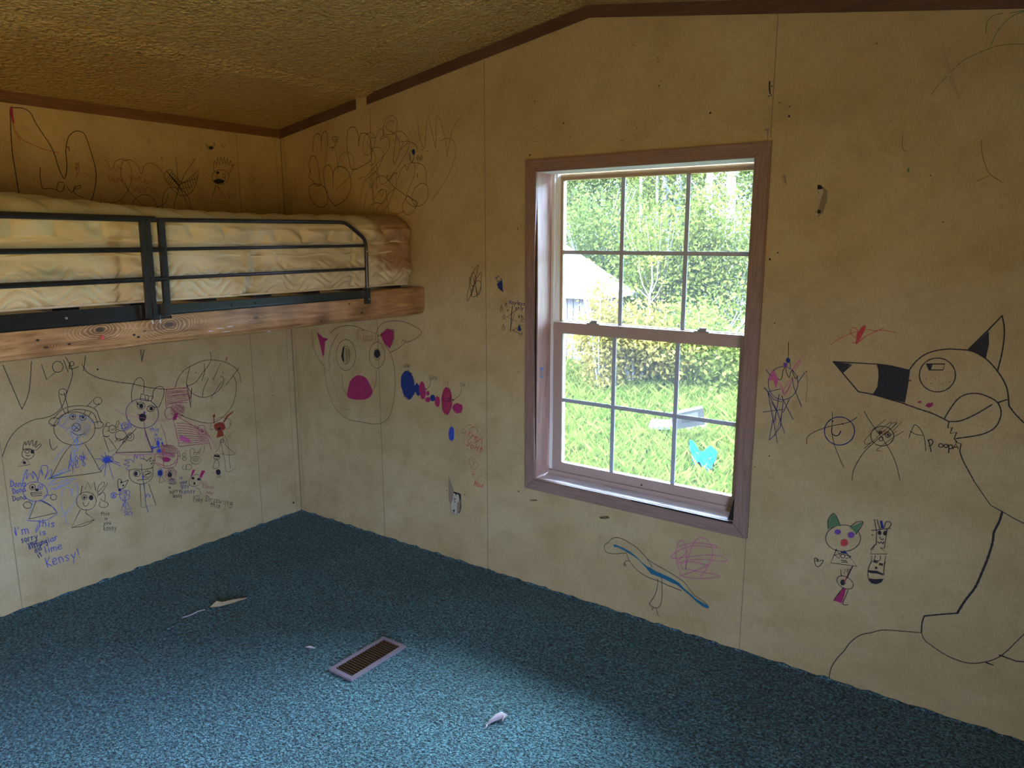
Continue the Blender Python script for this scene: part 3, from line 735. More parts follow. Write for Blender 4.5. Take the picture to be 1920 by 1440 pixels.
# ---- left wall, above the bunk
s = Sheet('L', 'A', 'k', 2.6)
s.L('145,760 120,600 95,450 82,300 78,180 78,90 110,88 170,92 225,125 265,200 320,285 370,360 405,430 440,540 478,618 500,560 498,470 492,410 505,330 530,285 575,262 620,275 645,310 675,400 705,500 720,590 712,680 690,770 640,865', '500,385 515,385 518,412')
s.fill('76,90 96,88 98,150 110,212 92,200 80,150', 'm').L('92,200 120,270 180,335 280,380 345,405 440,425', '100,255 130,300 155,335', ink='d', w=1.8)
s.done('letter_drawing', 'large black outlined letter shape with a red streak')
s = Sheet('L', 'A', 'g', 2.2)
s.L('300,540 300,600 318,690 370,692 425,705', '475,650 440,650 425,690 440,718 470,710 482,665 478,690 490,700', '500,680 540,722 560,668', '560,700 600,690 600,672 570,680 552,710 570,740 625,762'); s.dot(573, 790, 4).dot(577, 832, 4)
s.done('love_writing', 'word Love written in dark pencil')
s = Sheet('L', 'A', 'd', 1.6)
s.L('785,485 800,480 815,520 825,550 845,545 850,520 860,545 880,555 885,520 905,550 920,545', '810,590 815,625 835,635 845,610 860,640 880,640 885,615 905,640 925,630', '965,595 985,625 1000,600 1015,630 1035,625 1040,600 1060,645 1080,640 1085,620 1095,660 1112,640', '985,690 990,670 1003,700 1015,715 1020,690 1035,690 1050,725 1060,690 1075,690 1085,725 1100,690 1120,690 1145,725', '565,500 570,560 585,500 592,560 575,590 570,620', '575,500 578,555')
s.L('850,520 870,485 920,475 960,500 985,560 980,640 950,720 900,780 850,800 800,790', '925,485 905,540 910,620 940,680 1000,750 1060,810 1140,835 1200,825 1245,790 1260,730', '925,485 980,480 1030,520 1060,585 1080,530 1120,503 1180,530 1230,590', '935,650 960,710 970,745', ink='g')
s.L('750,740 765,830 800,880', '750,740 800,790 850,800 915,785 928,830 900,880', '780,780 800,830 850,850 900,830 910,790', ink='r'); s.hatch(845, 835, 45, 18, 12, 20, ink='r')
s.done('scalloped_drawing', 'red scalloped lines and looping curls')
s = Sheet('L', 'A', 'g', 1.9)
s.L('1315,460 1325,520 1330,600 1345,680', '1465,465 1430,520 1390,575 1365,630 1340,690 1310,800 1290,890', '1345,680 1390,780 1440,885', '1350,700 1400,740 1430,820 1435,860', '1225,885 1215,800 1235,720 1275,685 1320,690 1345,730', '985,880 990,820 1020,765 1080,740 1140,760 1175,820 1195,880', '1410,850 1420,890 1450,885')
s.L('1230,600 1270,550 1300,580 1340,640 1390,640 1440,600 1485,560 1480,620 1455,690 1410,740 1350,745 1310,715 1270,670 1230,600')
for i in range(7): s.S('%d,%d %d,%d' % (1245+i*12, 560+i*12, 1290+i*12, 620+i*14), '%d,%d %d,%d' % (1240+i*14, 640+i*10, 1285+i*14, 570+i*12))
for i in range(7): s.S('%d,%d %d,%d' % (1365+i*17, 655-i*12, 1395+i*14, 745-i*20))
s.S('1350,660 1470,620', '1330,700 1450,680')
s.done('net_drawing', 'dark cross-hatched net shape on long crossing lines')
s = Sheet('L', 'A', 'k', 1.9)
s.ell(1652, 608, 63, 54).L('1605,560 1600,520 1612,485 1625,520 1632,460 1645,520 1655,455 1668,510 1680,460 1690,515 1705,465 1712,520 1730,485 1735,525 1755,510 1740,540 1715,590', ink='g')
s.ell(1678, 600, 10, 14).blob(1632, 575, 12, 10).L('1622,590 1630,620 1650,628').blob(1640, 640, 40, 18).S('1618,668 1580,800 1716,808 1630,675'); s.L('1600,640 1640,655 1680,640 1690,610')
s.done('spiky_head_drawing', 'small black doodle of a head with spiky hair over a triangle body')
s = Sheet('L', 'A', 'k', 1.6)
s.L('1545,355 1555,375 1575,380 1595,375 1608,348 1605,385 1580,402 1555,395 1545,355').blob(1580, 388, 18, 12)
s.L('1660,355 1668,380 1685,378 1685,358', ink='g').L('1712,730 1720,770 1745,778 1765,755 1768,728 1740,742 1712,730', ink='f').hatch(1740, 755, 22, 14, 8, 90, ink='f').L('1870,625 1885,640 1905,625 1908,605', '1900,735 1920,745', ink='g')
for q in ((1395, 345), (1410, 378), (1425, 335), (1432, 352), (1445, 328), (1450, 345), (1475, 360), (1490, 350), (938, 400), (525, 577), (630, 578), (1035, 850)): s.dot(*q, 3, 'g')
s.S('1118,310 1120,350', '1210,455 1215,482', '78,748 98,733', '665,880 712,855 714,878', ink='g')
s.done('cat_face_drawing', 'row of tiny cat face doodles and dots')

# ---- window wall, above the bunk
s = Sheet('B', 'B', 'k', 2.4)
s.L('432,405 432,330 450,290 475,285 490,330 490,415', '490,380 495,300 515,265 535,285 540,375', '575,415 572,390 590,380 600,350 620,312 575,310 590,345 600,320 610,345', '685,400 682,340 690,260 720,233 750,245 770,300 772,380', '772,350 785,290 815,278 845,295 860,350 865,430 855,490 730,552 700,480 685,400')
s.L('415,580 400,540 405,480 430,448 455,470 470,540 480,620 485,665 460,675 430,640 398,605 410,560 412,540', '485,665 430,660 400,690 405,750 440,810 485,835 530,815 540,760 525,700 485,660', '510,600 505,560 530,520 560,530 578,580 578,695', '578,590 600,540 640,530 690,560 715,640 705,720 670,780 605,822', '510,600 520,680 550,770 605,832')
s.done('bubble_letters_drawing', 'bold black looping bubble letters')
s = Sheet('B', 'B', 'g', 1.6)
s.L('523,570 520,480 540,400 575,385 600,420 612,500 615,585', '620,520 630,460 665,425 710,430 735,480 730,560 690,620 600,705', '960,300 958,230 985,165 1030,150 1058,185 1058,250 1030,285 975,290 960,300', '1040,190 1000,190 978,220 985,250 1050,290 1078,360 1075,430 1050,490 1035,515 1033,450 1045,350 1058,270', '1060,265 1100,270 1140,320 1145,390 1110,460 1060,540 990,640', '830,290 870,275 895,310 890,370 860,430 820,440 805,380 815,310 840,280')
s.L('870,310 900,310 920,260 950,245 962,280 930,330 980,305 1000,330 1000,390 960,450 900,520 850,580 830,600', '865,400 900,385 940,395 958,440 930,520 880,590', '840,340 835,350 870,400 895,440 895,490 865,520 840,500', '770,625 800,610 825,615 800,680 780,800', '855,600 855,680', '820,640 870,590 905,575 905,700', '905,500 920,600 945,660 985,640 985,600 1000,600', '810,850 825,770 850,690 870,685 885,740 880,780 940,700 975,720 980,770 950,805 890,795 880,780')
s.ell(945, 725, 12, 22).L('975,700 985,780 1000,880', '860,700 900,620 960,600 1000,640 1060,700 1180,778', '1060,690 1050,600 1060,575 1030,590 1000,640', '1050,690 990,740 950,800', '1090,345 1150,340 1200,370 1215,420', '1110,350 1090,400 1140,350', '1155,480 1152,430 1180,400', '1065,620 1090,560 1120,515 1135,560 1150,510 1180,500 1195,540 1180,620 1130,740 1125,790', '1180,500 1240,510 1275,560 1278,660', '1240,655 1190,700 1170,770 1200,825 1250,815 1290,760 1290,690 1270,660 1240,655', '1140,750 1110,790 1100,850 1130,890 1180,870 1205,810 1180,780 1140,745', '1170,770 1205,790 1210,820 1180,830 1130,790', '1120,860 1030,900', '850,870 855,830 880,810 915,800', '900,870 920,830 950,810', '960,870 1000,800 1040,700', '1010,880 1060,880')
s.L('1215,195 1225,300 1245,360 1265,390 1275,280 1290,160 1310,220 1350,390 1350,260 1362,140 1400,240 1425,340 1435,450', '1390,335 1430,318 1480,335 1500,400 1485,490 1440,600 1380,700 1320,780', '1435,450 1455,340 1480,240 1540,150', w=1.3)
s.blob(1183, 420, 12, 22, 'n').L('1160,440 1160,475 1172,497 1182,470 1190,430', ink='k', w=1.8).hatch(1228, 465, 26, 26, 12, 60, ink='k', w=1.6).dot(1250, 403, 4, 'k').dot(1288, 412, 4, 'k').L('1215,575 1210,595 1216,612', ink='k')
s.done('loop_scribble_drawing', 'tangle of thin brown pencil loops')

# ---- left wall, below the bunk
s = Sheet('L', 'C', 'k', 2.2)
s.S('25,310 195,705').L('195,705 245,600 268,480 282,280'); s.S('372,305 418,440 500,372').ell(518, 325, 48, 50).S('570,262 610,372 630,300').L('620,320 660,310 662,285 635,280 622,320 640,345 705,325').S('735,300 762,345', '768,228 750,362').dot(877, 348, 9).S('1265,170 1276,278 1298,172')
s.L('765,355 800,385 900,430 1080,465 1200,480 1330,510 1500,530', '590,240 635,320 650,400 610,530 575,640 545,700 480,755 400,785 310,800 220,840 140,900 80,980 45,1060 20,1130')
s.done('big_letters_writing', 'large black letters V L O V E X with a long trailing line')
s = Sheet('L', 'C', 'k', 2.0)
s.ell(668, 880, 187, 150).ell(562, 550, 36, 28).L('525,575 560,700', '575,560 610,690').ell(878, 632, 38, 34, ink='g').L('785,675 832,625', '850,695 890,655').L('480,790 560,710 660,678 780,680 860,710 890,780 910,830', '530,795 600,735 680,710 770,715 840,745 870,810 880,840').L('440,830 460,790 500,785 530,800 500,850 440,830', '850,825 900,818 930,840 905,875 850,875')
s.S('570,710 585,755', '605,700 615,745', '770,715 755,745', '815,735 800,765', '455,855 500,858').ell(652, 772, 26, 26).blob(655, 770, 12, 13).ell(745, 783, 28, 24).blob(745, 780, 12, 12).S('715,765 775,775').ell(685, 868, 38, 36).S('655,845 715,895', '715,845 660,900').L('640,910 700,940 760,925').L('530,850 540,790 650,760 760,770 840,830', '530,850 600,880 700,860', ink='l')
s.L('640,1025 560,1130 455,1330').L('455,1330 880,1275 885,1240 840,1150 765,1025').L('445,975 450,1030 475,1072 515,1040')
s.hatch(690, 860, 130, 110, 26, -50, ink='l', w=1.6); s.L('640,930 670,1000 690,960 640,1060 670,1100 640,1180 610,1260', '700,950 690,1100 650,1180 700,960', '600,1040 540,1100 480,1180', '740,1000 700,1060', '820,1050 800,1110', ink='l', w=2.2)
s.text('Look', 640, 1185, 790, 1150, 70, ink='b').text('ye 8', 640, 1250, 780, 1215, 90, ink='b').L('640,1090 615,1250', ink='b')
s.done('antenna_figure_drawing', 'black doodle of a round-headed figure with two antennae, shaded light blue')
s = Sheet('L', 'C', 'k', 1.9)
s.ell(250, 1108, 55, 48).L('205,1070 208,1030 225,1000 232,1030 255,990 262,1030 290,982 298,1040 330,990 318,1050 358,1018 365,1040 320,1078').S('200,1065 310,1075').ell(243, 1088, 20, 14).dot(290, 1090, 17).L('232,1118 250,1128 270,1122').S('215,1158 158,1222 270,1205 240,1160').blob(218, 1188, 15, 14)
s.done('eyepatch_figure_drawing', 'small black spiky-haired doodle with one filled eye')
s = Sheet('L', 'C', 'k', 2.2)
s.ell(1278, 745, 148, 132, rot=10, ink='n').L('1185,640 1182,560 1205,470 1245,422 1285,440 1295,490 1290,560', '1375,610 1380,540 1420,505 1465,510 1475,560 1450,640 1425,690').L('1265,590 1270,570 1300,580 1310,625', '1310,580 1335,590 1330,630', '1345,590 1370,590 1360,630', '1265,590 1270,625 1360,632').ell(1268, 675, 34, 32).blob(1270, 678, 18, 20).ell(1355, 700, 34, 28).blob(1360, 703, 17, 15).S('1225,635 1240,665 1300,655', '1330,685 1415,688').fill('1225,632 1250,665 1232,668').dot(1298, 738, 12, 'p')
s.blob(1280, 780, 34, 36).S('1235,755 1318,760').L('1225,880 1140,970 1040,1097', ink='n').S('1040,1097 1372,1090', w=2.6).L('1298,880 1320,960 1350,1040 1372,1085', ink='p').S('1372,1040 1368,1095', ink='b', w=5)
s.L('1225,880 1140,970 1040,1097', '1300,880 1325,960 1372,1085').L('1035,710 1120,755 1200,775 1290,785 1400,805 1520,805', '1298,880 1292,800 1310,980', ink='v', w=1.5).L('1040,1105 1200,1120 1400,1110 1560,1120', ink='v', w=2)
s.done('rabbit_figure_drawing', 'black doodle of a long-eared rabbit in a triangle dress')
s = Sheet('L', 'C', 'k', 1.8)
s.ell(1010, 885, 32, 35).L('985,860 955,860 958,830 985,828', '1035,860 1055,815 1072,830 1045,865').L('1000,885 1012,895 1030,880', '960,840 930,880 925,930 950,955 985,945').S('925,952 975,952', '935,965 980,1090 1045,1062 1010,1010 975,965', '1040,875 1065,865', '1040,890 1068,890', '965,905 985,895').ell(1085, 940, 50, 42).L('1040,960 1055,990 1090,985 1130,955', '1035,1000 1060,970 1110,985 1100,1010').ell(1172, 955, 32, 36).ell(1165, 950, 16, 18).S('1120,975 1142,990', '1110,990 1130,1005').S('1130,970 1160,930')
s.text('your', 1085, 870, 1190, 835, 50, ink='b').text('kensy', 1115, 905, 1190, 860, 40, ink='b')
s.done('cat_pair_drawing', 'black doodle of a cat holding a ball, with blue words')
s = Sheet('L', 'C', 'b', 2.0)
s.blob(960, 1162, 34, 26).hatch(965, 1158, 60, 36, 16, 25)
for q in ('965,1160 855,1152', '965,1160 890,1250', '955,1180 938,1310', '970,1180 1015,1325', '980,1170 1085,1218', '965,1160 940,1095', '975,1155 1030,1110', '985,1165 1060,1185', '960,1160 905,1120', '985,1165 1075,1190', '960,1175 905,1270'): s.S(q, w=1.8)
s.dot(1022, 1335, 3).dot(1022, 1360, 3).done('blue_splat_drawing', 'scribbled dark blue star splat')
s = Sheet('L', 'C', 'k', 2.0)
s.L('1160,1255 1165,1320 1200,1360 1270,1380 1340,1355 1375,1300 1370,1230').L('1160,1258 1210,1245 1290,1250 1380,1232', ink='k').L('1270,1200 1280,1300 1300,1440', ink='n').L('1205,1150 1212,1110 1230,1150 1238,1108', '1255,1110 1262,1150', '1265,1112 1290,1125 1285,1150 1262,1150', ink='p')
s.L('1180,1160 1120,1165 1160,1185 1110,1205 1165,1215 1130,1240 1160,1255', '1180,1160 1200,1180 1205,1150', ink='p').L('1320,1170 1360,1140 1345,1175 1395,1160 1355,1200 1390,1190 1360,1240', '1290,1150 1325,1175', ink='k').ell(1230, 1285, 30, 28).blob(1222, 1287, 15, 20).ell(1325, 1292, 38, 28).S('1305,1298 1345,1282', w=4).dot(1285, 1318, 9, 'b').S('1235,1345 1340,1332').S('1258,1380 1270,1590 1402,1568 1335,1378', ink='k').L('1310,1460 1312,1500 1330,1465 1345,1500 1350,1475', ink='b').L('1295,1380 1310,1550 1335,1635', ink='n')
s.done('spiky_hair_figure_drawing', 'black and purple doodle of a tall figure with a spiky crown of hair')
s = Sheet('L', 'D', 'l', 1.9)
s.ell(315, 345, 110, 88, rot=5, ink='b').L('200,270 230,170 245,150 235,230 270,180 300,230 290,160 320,200', '300,165 330,210 340,250 360,150 385,200 370,120 420,110 425,160 400,230 440,160 465,150 450,230', ink='b', w=1.7).L('430,240 520,170 600,140', '420,270 480,280 560,250 660,230', '430,300 520,220 600,240 480,330 640,260', '440,330 560,290 680,225', '440,220 640,150 430,230 500,200 560,170 450,260', '200,250 215,180 240,140', w=1.8)
s.ell(290, 303, 26, 26, ink='k').blob(290, 305, 12, 14, 'k').ell(362, 302, 20, 22, ink='b').dot(362, 302, 7, 'b').blob(330, 328, 17, 13, 'k').S('275,355 378,345 370,378 285,385 275,355', '280,370 372,360', ink='k').ell(480, 393, 28, 26, ink='k').ell(247, 465, 38, 30, ink='k')
s.S('300,430 245,600').L('245,605 400,605 510,545', ink='b').S('325,425 262,585', '262,590 510,535 470,480 355,420', ink='k').L('355,420 420,445 480,490 515,535', ink='b').L('390,390 430,375 460,380', ink='b')
s.text('Dona', 90, 300, 235, 298, 55, ink='b', w=2.2).text('Dona', 115, 365, 235, 340, 48, ink='b', w=2.2).text('Dona', 115, 430, 240, 408, 42, ink='n', w=2)
s.done('blue_hair_figure_drawing', 'blue and black doodle of a grinning round head with scribbled blue hair')
s = Sheet('L', 'D', 'b', 2.3)
s.text("I'm", 130, 745, 270, 715, 75).S('128,700 145,740', '340,640 315,700', '358,645 320,715').text('this', 335, 660, 500, 660, 65).text('is', 350, 740, 425, 725, 50).text('sorry', 190, 805, 345, 770, 60, ink='n').text('your', 250, 835, 350, 800, 40, ink='n').text('sissung', 260, 862, 430, 805, 50, ink='n', w=2.6).text('iar', 430, 805, 535, 770, 50).text('did', 315, 895, 380, 862, 42, ink='n').text('lime', 400, 900, 570, 855, 60).text('it', 345, 945, 385, 920, 50, ink='n').text('Kensy!', 420, 1025, 730, 930, 85, w=2.4)
s.done('blue_note_writing', "blue handwritten note beginning I'm sorry and ending Kensy!")
s = Sheet('L', 'D', 'n', 1.8)
s.L('598,640 580,550 555,500 548,420 560,340 600,305 635,330 645,385', '645,390 650,320 680,265 695,300 685,400 640,490 585,530', ink='l').S('540,575 620,530', ink='l')
s.ell(775, 428, 90, 82, ink='k').S('725,375 738,290 765,325 785,255 815,320 845,255 860,330', ink='k', w=2.4).ell(757, 395, 22, 22, ink='k').blob(757, 397, 10, 12, 'k').blob(818, 398, 20, 24, 'k').L('745,435 755,470 780,472 800,440', ink='k').L('870,350 890,290 930,255 935,290 880,350 900,370 960,280 965,265', '870,390 920,350 945,380 935,430 905,410', '905,430 890,460 910,485 960,480 970,450 940,430', ink='k', w=1.6).S('720,508 642,668 848,595 768,535 778,505', ink='k', w=2.2).L('642,668 760,650 845,600', ink='k')
s.text('this', 900, 558, 990, 555, 36, ink='k', w=1.5).text('is', 935, 600, 970, 600, 30, ink='k', w=1.5).text('you', 930, 642, 1000, 636, 36, ink='k', w=1.5).text('kensy', 930, 695, 1050, 690, 44, ink='k', w=1.5)
s.done('crowned_figure_drawing', 'black doodle of a smiling figure with a crown beside a blue balloon heart')
s = Sheet('L', 'D', 'b', 1.8)
s.L('1062,305 1060,240 1085,235 1100,260 1150,240 1140,270 1115,310 1080,320 1062,305', ink='k', w=2.4).dot(1090, 262, 9, 'k').dot(1108, 288, 9, 'k').blob(1075, 330, 14, 11, 'n').hatch(1105, 350, 36, 28, 10, 60).ell(1020, 377, 24, 26).S('1000,360 1040,395', '1038,358 1002,398', '1020,350 1020,403', '1045,370 1085,368').ell(1150, 355, 16, 22).L('1075,365 1085,410 1130,425 1165,400 1160,370').S('1125,430 1085,518 1180,495 1140,440', '1100,450 1118,480', '1120,450 1095,485', '1125,380 1128,500').hatch(1120, 410, 20, 30, 7, 20).text('SKY', 1115, 555, 1200, 555, 34, w=2)
s.done('blue_cat_drawing', 'small blue and black doodle with the word SKY under it')
s = Sheet('L', 'E', 'm', 2.0)
s.S('530,335 725,320', '735,325 745,430').L('535,340 528,420 535,500')
for i in range(11): s.L('%d,%d %d,%d %d,%d' % (540, 345+i*13, 630, 330+i*13+random.randint(-5, 5), 728, 328+i*12+random.randint(-8, 8)), w=1.7)
s.hatch(635, 530, 70, 60, 22, 30, w=1.9).hatch(640, 500, 65, 50, 18, 100, w=1.7).ell(565, 550, 45, 55).fill('610,555 640,545 625,610 590,615').L('600,620 620,700 640,800 650,850', '650,590 740,640 820,690 900,740', '650,850 780,835 920,820', '820,670 870,660 885,700 840,715 820,670', '885,700 910,780 940,880', '900,720 940,790', w=2)
for i in range(9): s.L('%d,%d %d,%d %d,%d' % (625+i*3, 640+i*22, 740, 650+i*21, 870+i*5, 700+i*13), w=1.7)
s.hatch(860, 740, 50, 60, 10, 35, w=1.6).blob(700, 785, 58, 22, 'v', 22, .15)
s.done('magenta_block_drawing', 'magenta hatched block and arrow scribble')
s = Sheet('L', 'E', 'm', 1.9)
s.hatch(540, 900, 100, 70, 26, 10).hatch(540, 890, 95, 50, 18, 80, w=1.4).blob(535, 968, 36, 22).blob(470, 890, 20, 16, 'b').blob(460, 820, 17, 24, 'b').blob(498, 822, 9, 14, 'b').S('415,865 470,850', ink='b', w=5).S('460,840 480,880', ink='b', w=3).L('430,930 440,1000 520,1045 620,1020 640,880', '455,1000 540,1025 640,990', '600,1000 640,960', '500,870 510,1000 520,1050').L('485,650 520,740 545,850', w=1.6).hatch(575, 1100, 60, 70, 14, 40, w=1.4).hatch(580, 1100, 55, 60, 12, -50, w=1.4)
s.text('this', 385, 715, 475, 712, 38, ink='b').text('is', 425, 755, 460, 752, 30, ink='b').text('you', 425, 795, 500, 790, 34, ink='b')
s.blob(480, 1088, 20, 28, 'n').S('480,1115 470,1182 525,1160 495,1125', ink='k').ell(480, 1085, 24, 36, ink='b').blob(567, 1105, 20, 24, 'k').S('555,1070 567,1090 575,1065', ink='k', w=3).hatch(590, 1165, 45, 30, 10, 10, ink='n')
s.done('magenta_face_drawing', 'dense magenta and blue scribbled face')
s = Sheet('L', 'E', 'n', 1.8)
s.text('is', 650, 1145, 685, 1140, 30).text('your', 660, 1190, 735, 1178, 34).text('ippy', 665, 1225, 745, 1215, 34).text('is', 555, 1230, 580, 1225, 26, ink='k').text('sorry', 565, 1275, 670, 1262, 38, ink='k').text('kensy', 670, 1275, 800, 1265, 38).text('lessy', 595, 1312, 680, 1302, 34, ink='k')
s.done('small_sorry_writing', 'small dark blue words sorry kensy')
s = Sheet('L', 'E', 'g', 1.5)
s.ell(800, 975, 46, 34).L('760,960 748,900 765,868 785,880 780,930', '800,930 830,890 845,870 830,920', '785,905 835,905').ell(800, 970, 25, 10).L('880,840 870,900').ell(695, 925, 14, 16).ell(698, 960, 17, 14).dot(715, 887, 3).ell(735, 1037, 28, 26).L('690,1015 680,1050 710,1055', '715,1015 718,1055').L('640,930 660,940 650,890')
s.fill('770,1060 795,1060 775,1105 750,1140', 'm').fill('855,1065 885,1070 850,1135 830,1125', 'm').L('745,1140 740,1190 780,1210 830,1190 850,1140').blob(775, 1135, 14, 12, 'k').blob(828, 1145, 16, 12, 'k').blob(788, 1182, 9, 13, 'k').L('780,1115 800,1100 825,1110').L('805,1215 840,1250 835,1290 770,1300')
s.text('NO', 850, 1195, 905, 1200, 30, w=1.4, ink='d').text('Kasun', 860, 1225, 965, 1230, 34, w=1.5, ink='d').text('+my', 890, 1275, 960, 1282, 34, ink='d').text('Pinky', 780, 1350, 865, 1345, 40, w=1.8).text('Drawing', 885, 1340, 1135, 1385, 50, w=1.8).text('this', 925, 1390, 1025, 1405, 46, ink='k', w=2.2)
s.done('pink_eared_figure_drawing', 'faint doodle with magenta ears above the words drawing this')
s = Sheet('L', 'E', 'k', 2.0)
s.L('935,70 860,80 790,110 700,160 640,240 615,320', '935,70 1050,85 1140,130 1190,190 1205,270', '930,0 938,60 920,110 860,190 800,270 720,310', '1140,215 1165,290 1150,420 1110,510 1050,580 960,635 870,635 760,605 670,570', '720,290 745,345 800,390 870,408 940,390 1010,340 1050,270 1045,225 1020,218').S('748,125 715,270 725,340 755,500', '765,325 752,500', '875,105 880,180 855,260', '1025,100 955,250', '1188,145 1070,300', '915,235 870,330 860,405', '1035,265 935,415', '765,325 748,420')
s.dot(802, 185, 5).dot(1047, 185, 5).S('325,0 316,88', '305,0 316,88')
s.done('ball_letters_drawing', 'large black circle crossed with slanting letters')
s = Sheet('L', 'E', 'o', 2.0)
s.blob(1015, 672, 52, 42).fill('1000,705 1045,710 1052,755 985,772').fill('1040,640 1080,570 1145,525 1130,550 1095,575 1055,635').fill('950,575 968,557 978,575 968,590 972,640 962,640 958,590').dot(1012, 690, 14, 'k')
s.L('935,650 930,690 960,700', '980,610 1030,585 1070,600', '1060,610 1100,600 1120,640 1090,690 1060,680', '1105,640 1115,655', ink='g', w=1.5)
s.L('1030,780 1010,860 980,900', '1045,770 1080,850 1150,915 1100,925 1020,915', '1060,750 1090,830 1110,1050', '1020,800 1060,970 1078,1078 1160,1045', '1090,760 1150,710', ink='g', w=1.5).ell(1035, 800, 14, 14, ink='k').ell(990, 945, 26, 26, ink='k').fill('965,925 1015,930 1012,948 968,942', 'k').dot(990, 962, 6, 'k').L('975,975 955,1040 990,1045 1010,1020 1000,975', ink='g').blob(1003, 1080, 22, 26, 'k').S('1000,1105 990,1130 1028,1120 1010,1100', ink='k').dot(955, 1082, 4, 'k')
s.fill('1072,50 1085,45 1080,70 1070,85', 'd').S('1190,0 1180,10', ink='d').dot(1485, 390, 5, 'g').dot(1483, 465, 5, 'g').dot(1680, 1355, 9, 'k').L('900,740 940,790 1000,890', ink='v', w=1.4)
s.done('rust_figure_drawing', 'rust red blob figure with raised arms over faint pencil figures')

# ---- window wall, below the bunk end
s = Sheet('B', 'F', 'g', 2.0)
s.L('122,185 130,300 150,380 190,460 235,508', '290,215 330,175 400,150 500,150 600,190', '360,215 310,300 285,370 275,450 280,530', '235,520 240,600 265,720 310,850 370,930 450,990 560,1012 680,1032 760,1018 820,960 850,860 868,740 870,620 858,500 830,400 780,320', '700,215 730,150 800,110 880,103 960,115 1040,150 1108,200 1080,245 1020,280 960,300', '960,300 900,350 825,388', '930,300 945,270 950,290 972,278').S('165,200 225,430', w=1.6)
s.ell(428, 410, 88, 140).ell(707, 412, 70, 118).L('390,580 395,650 405,720 440,770', '700,550 698,650 670,740').L('300,610 330,720 370,820', '360,870 400,900 480,900', '640,965 680,960', '245,530 262,560', '275,540 285,570', '320,545 325,570', '525,195 530,290 570,370', '270,180 295,215', w=1.3, ink='f')
s.ell(428, 410, 36, 82).hatch(425, 410, 34, 74, 20, 80, ink='k', w=1.6).fill('385,420 400,340 415,330 405,400 410,470 395,460', 'k').ell(708, 408, 28, 50).blob(708, 400, 26, 38, 'k').dot(705, 447, 10, 'w')
s.fill('165,200 225,255 270,265 240,290 232,400 222,432 195,320', 'm').fill('735,225 800,172 855,190 858,260 820,348 775,310', 'm', ).L('700,220 735,235 860,180', '862,185 858,270 820,350', ink='g')
s.fill('440,775 445,720 470,640 520,598 560,595 610,620 650,690 668,745 640,790 590,812 520,812 460,800', 'm', True).S('560,600 568,808', w=3, ink='d').ell(500, 720, 28, 40, ink='d').ell(605, 715, 28, 42, ink='d').L('530,190 600,190 700,215', '530,190 540,260', w=1.6, ink='d').text('Vlauris', 545, 285, 735, 285, 80, ink='d', w=1.8)
s.done('pig_face_drawing', 'large pencil animal face with magenta ears and snout')
# the row of coloured figures is left as plain marker patches
s = Sheet('B', 'F', 'n', 2.0)
s.blob(985, 680, 62, 130, 'n', -8, .06).hatch(985, 680, 66, 134, 24, 15, w=2.6).blob(1072, 720, 24, 55, 'n', -8, .1).L('948,525 955,500 965,525', '970,520 975,492 985,520', '988,520 992,495 998,522', ink='g')
s.done('blue_patch_drawing', 'solid dark blue marker patch')
s = Sheet('B', 'F', 'm', 2.2)
s.blob(1115, 730, 30, 82, 'm', -6).blob(1165, 755, 15, 20).blob(1165, 812, 24, 24).blob(1208, 798, 24, 32, 'n').blob(1250, 830, 24, 48).blob(1335, 825, 48, 125, 'm', 0, .06).hatch(1335, 825, 50, 128, 22, 75, ink='r').blob(1433, 890, 46, 46, 'm', 0, .12).hatch(1352, 815, 26, 20, 8, 0, ink='k').L('1190,635 1185,680 1165,712', '1470,700 1450,770 1400,812', ink='k', w=1.6).dot(1150, 718, 7, 'k').dot(1393, 815, 8, 'k')
s.text('Salty', 1175, 628, 1252, 632, 34, ink='k', w=1.4).text('Sus', 1455, 690, 1505, 688, 34, ink='k', w=1.4).S('1308,685 1308,640 1320,665 1330,640 1338,665 1348,645 1342,690', ink='k', w=1.4)
s.done('magenta_patches_drawing', 'row of magenta and red marker patches with small words')
s = Sheet('B', 'G', 't', 1.6)
s.blob(940, 215, 34, 88, 'b', 0, .07).hatch(940, 215, 34, 90, 12, 10, ink='n').done('blue_patch_drawing', 'small blue marker patch')
s = Sheet('B', 'G', 'd', 1.5)
s.ell(1085, 180, 22, 30).L('1110,150 1130,115 1165,105 1200,135 1190,180', '1190,140 1230,130 1255,165 1240,220', '1120,200 1095,240 1090,310 1120,350 1160,350 1190,440', '1140,170 1210,130 1290,230 1310,290', '1305,290 1305,420 1280,440', '1110,240 1150,280 1210,240 1250,300 1200,330', w=1.2)
s.text('Kreyi', 1130, 235, 1310, 320, 70, w=2.2, ink='r').text('YoHt', 1110, 355, 1300, 440, 72, w=2.4, ink='r').L('1180,490 1155,530 1165,590 1215,640 1245,620 1260,580 1235,550 1205,570 1215,600 1200,530 1180,490')
s.S('1205,665 1205,740', '1185,700 1225,695', '1255,690 1262,745 1305,710', ink='r', w=2).text('Max', 1205, 835, 1325, 862, 62, ink='r', w=2.2)
s.done('red_words_writing', 'red pen words in a scribbled cloud, with tv and Max below')
s = Sheet('B', 'H', 'p', 1.7)
s.L('98,530 95,480 115,390 140,290 170,210 212,155 205,210 190,280 175,360 150,450 105,535 98,530', '120,285 125,370 140,470 160,498 200,480 240,400 245,300 250,235 215,270 170,350 150,430 130,480', '135,270 160,235 180,260 185,340 160,385 135,360 130,300 140,260', '205,325 240,340 240,430 215,480 195,420 190,350 205,325', '160,290 200,470 208,510', '185,330 150,400 140,490', ink='k').hatch(178, 310, 20, 40, 10, 30, ink='m')
s.done('oval_scribble_drawing', 'black scribble of crossed ovals with a red centre')
s = Sheet('B', 'H', 'n', 1.6)
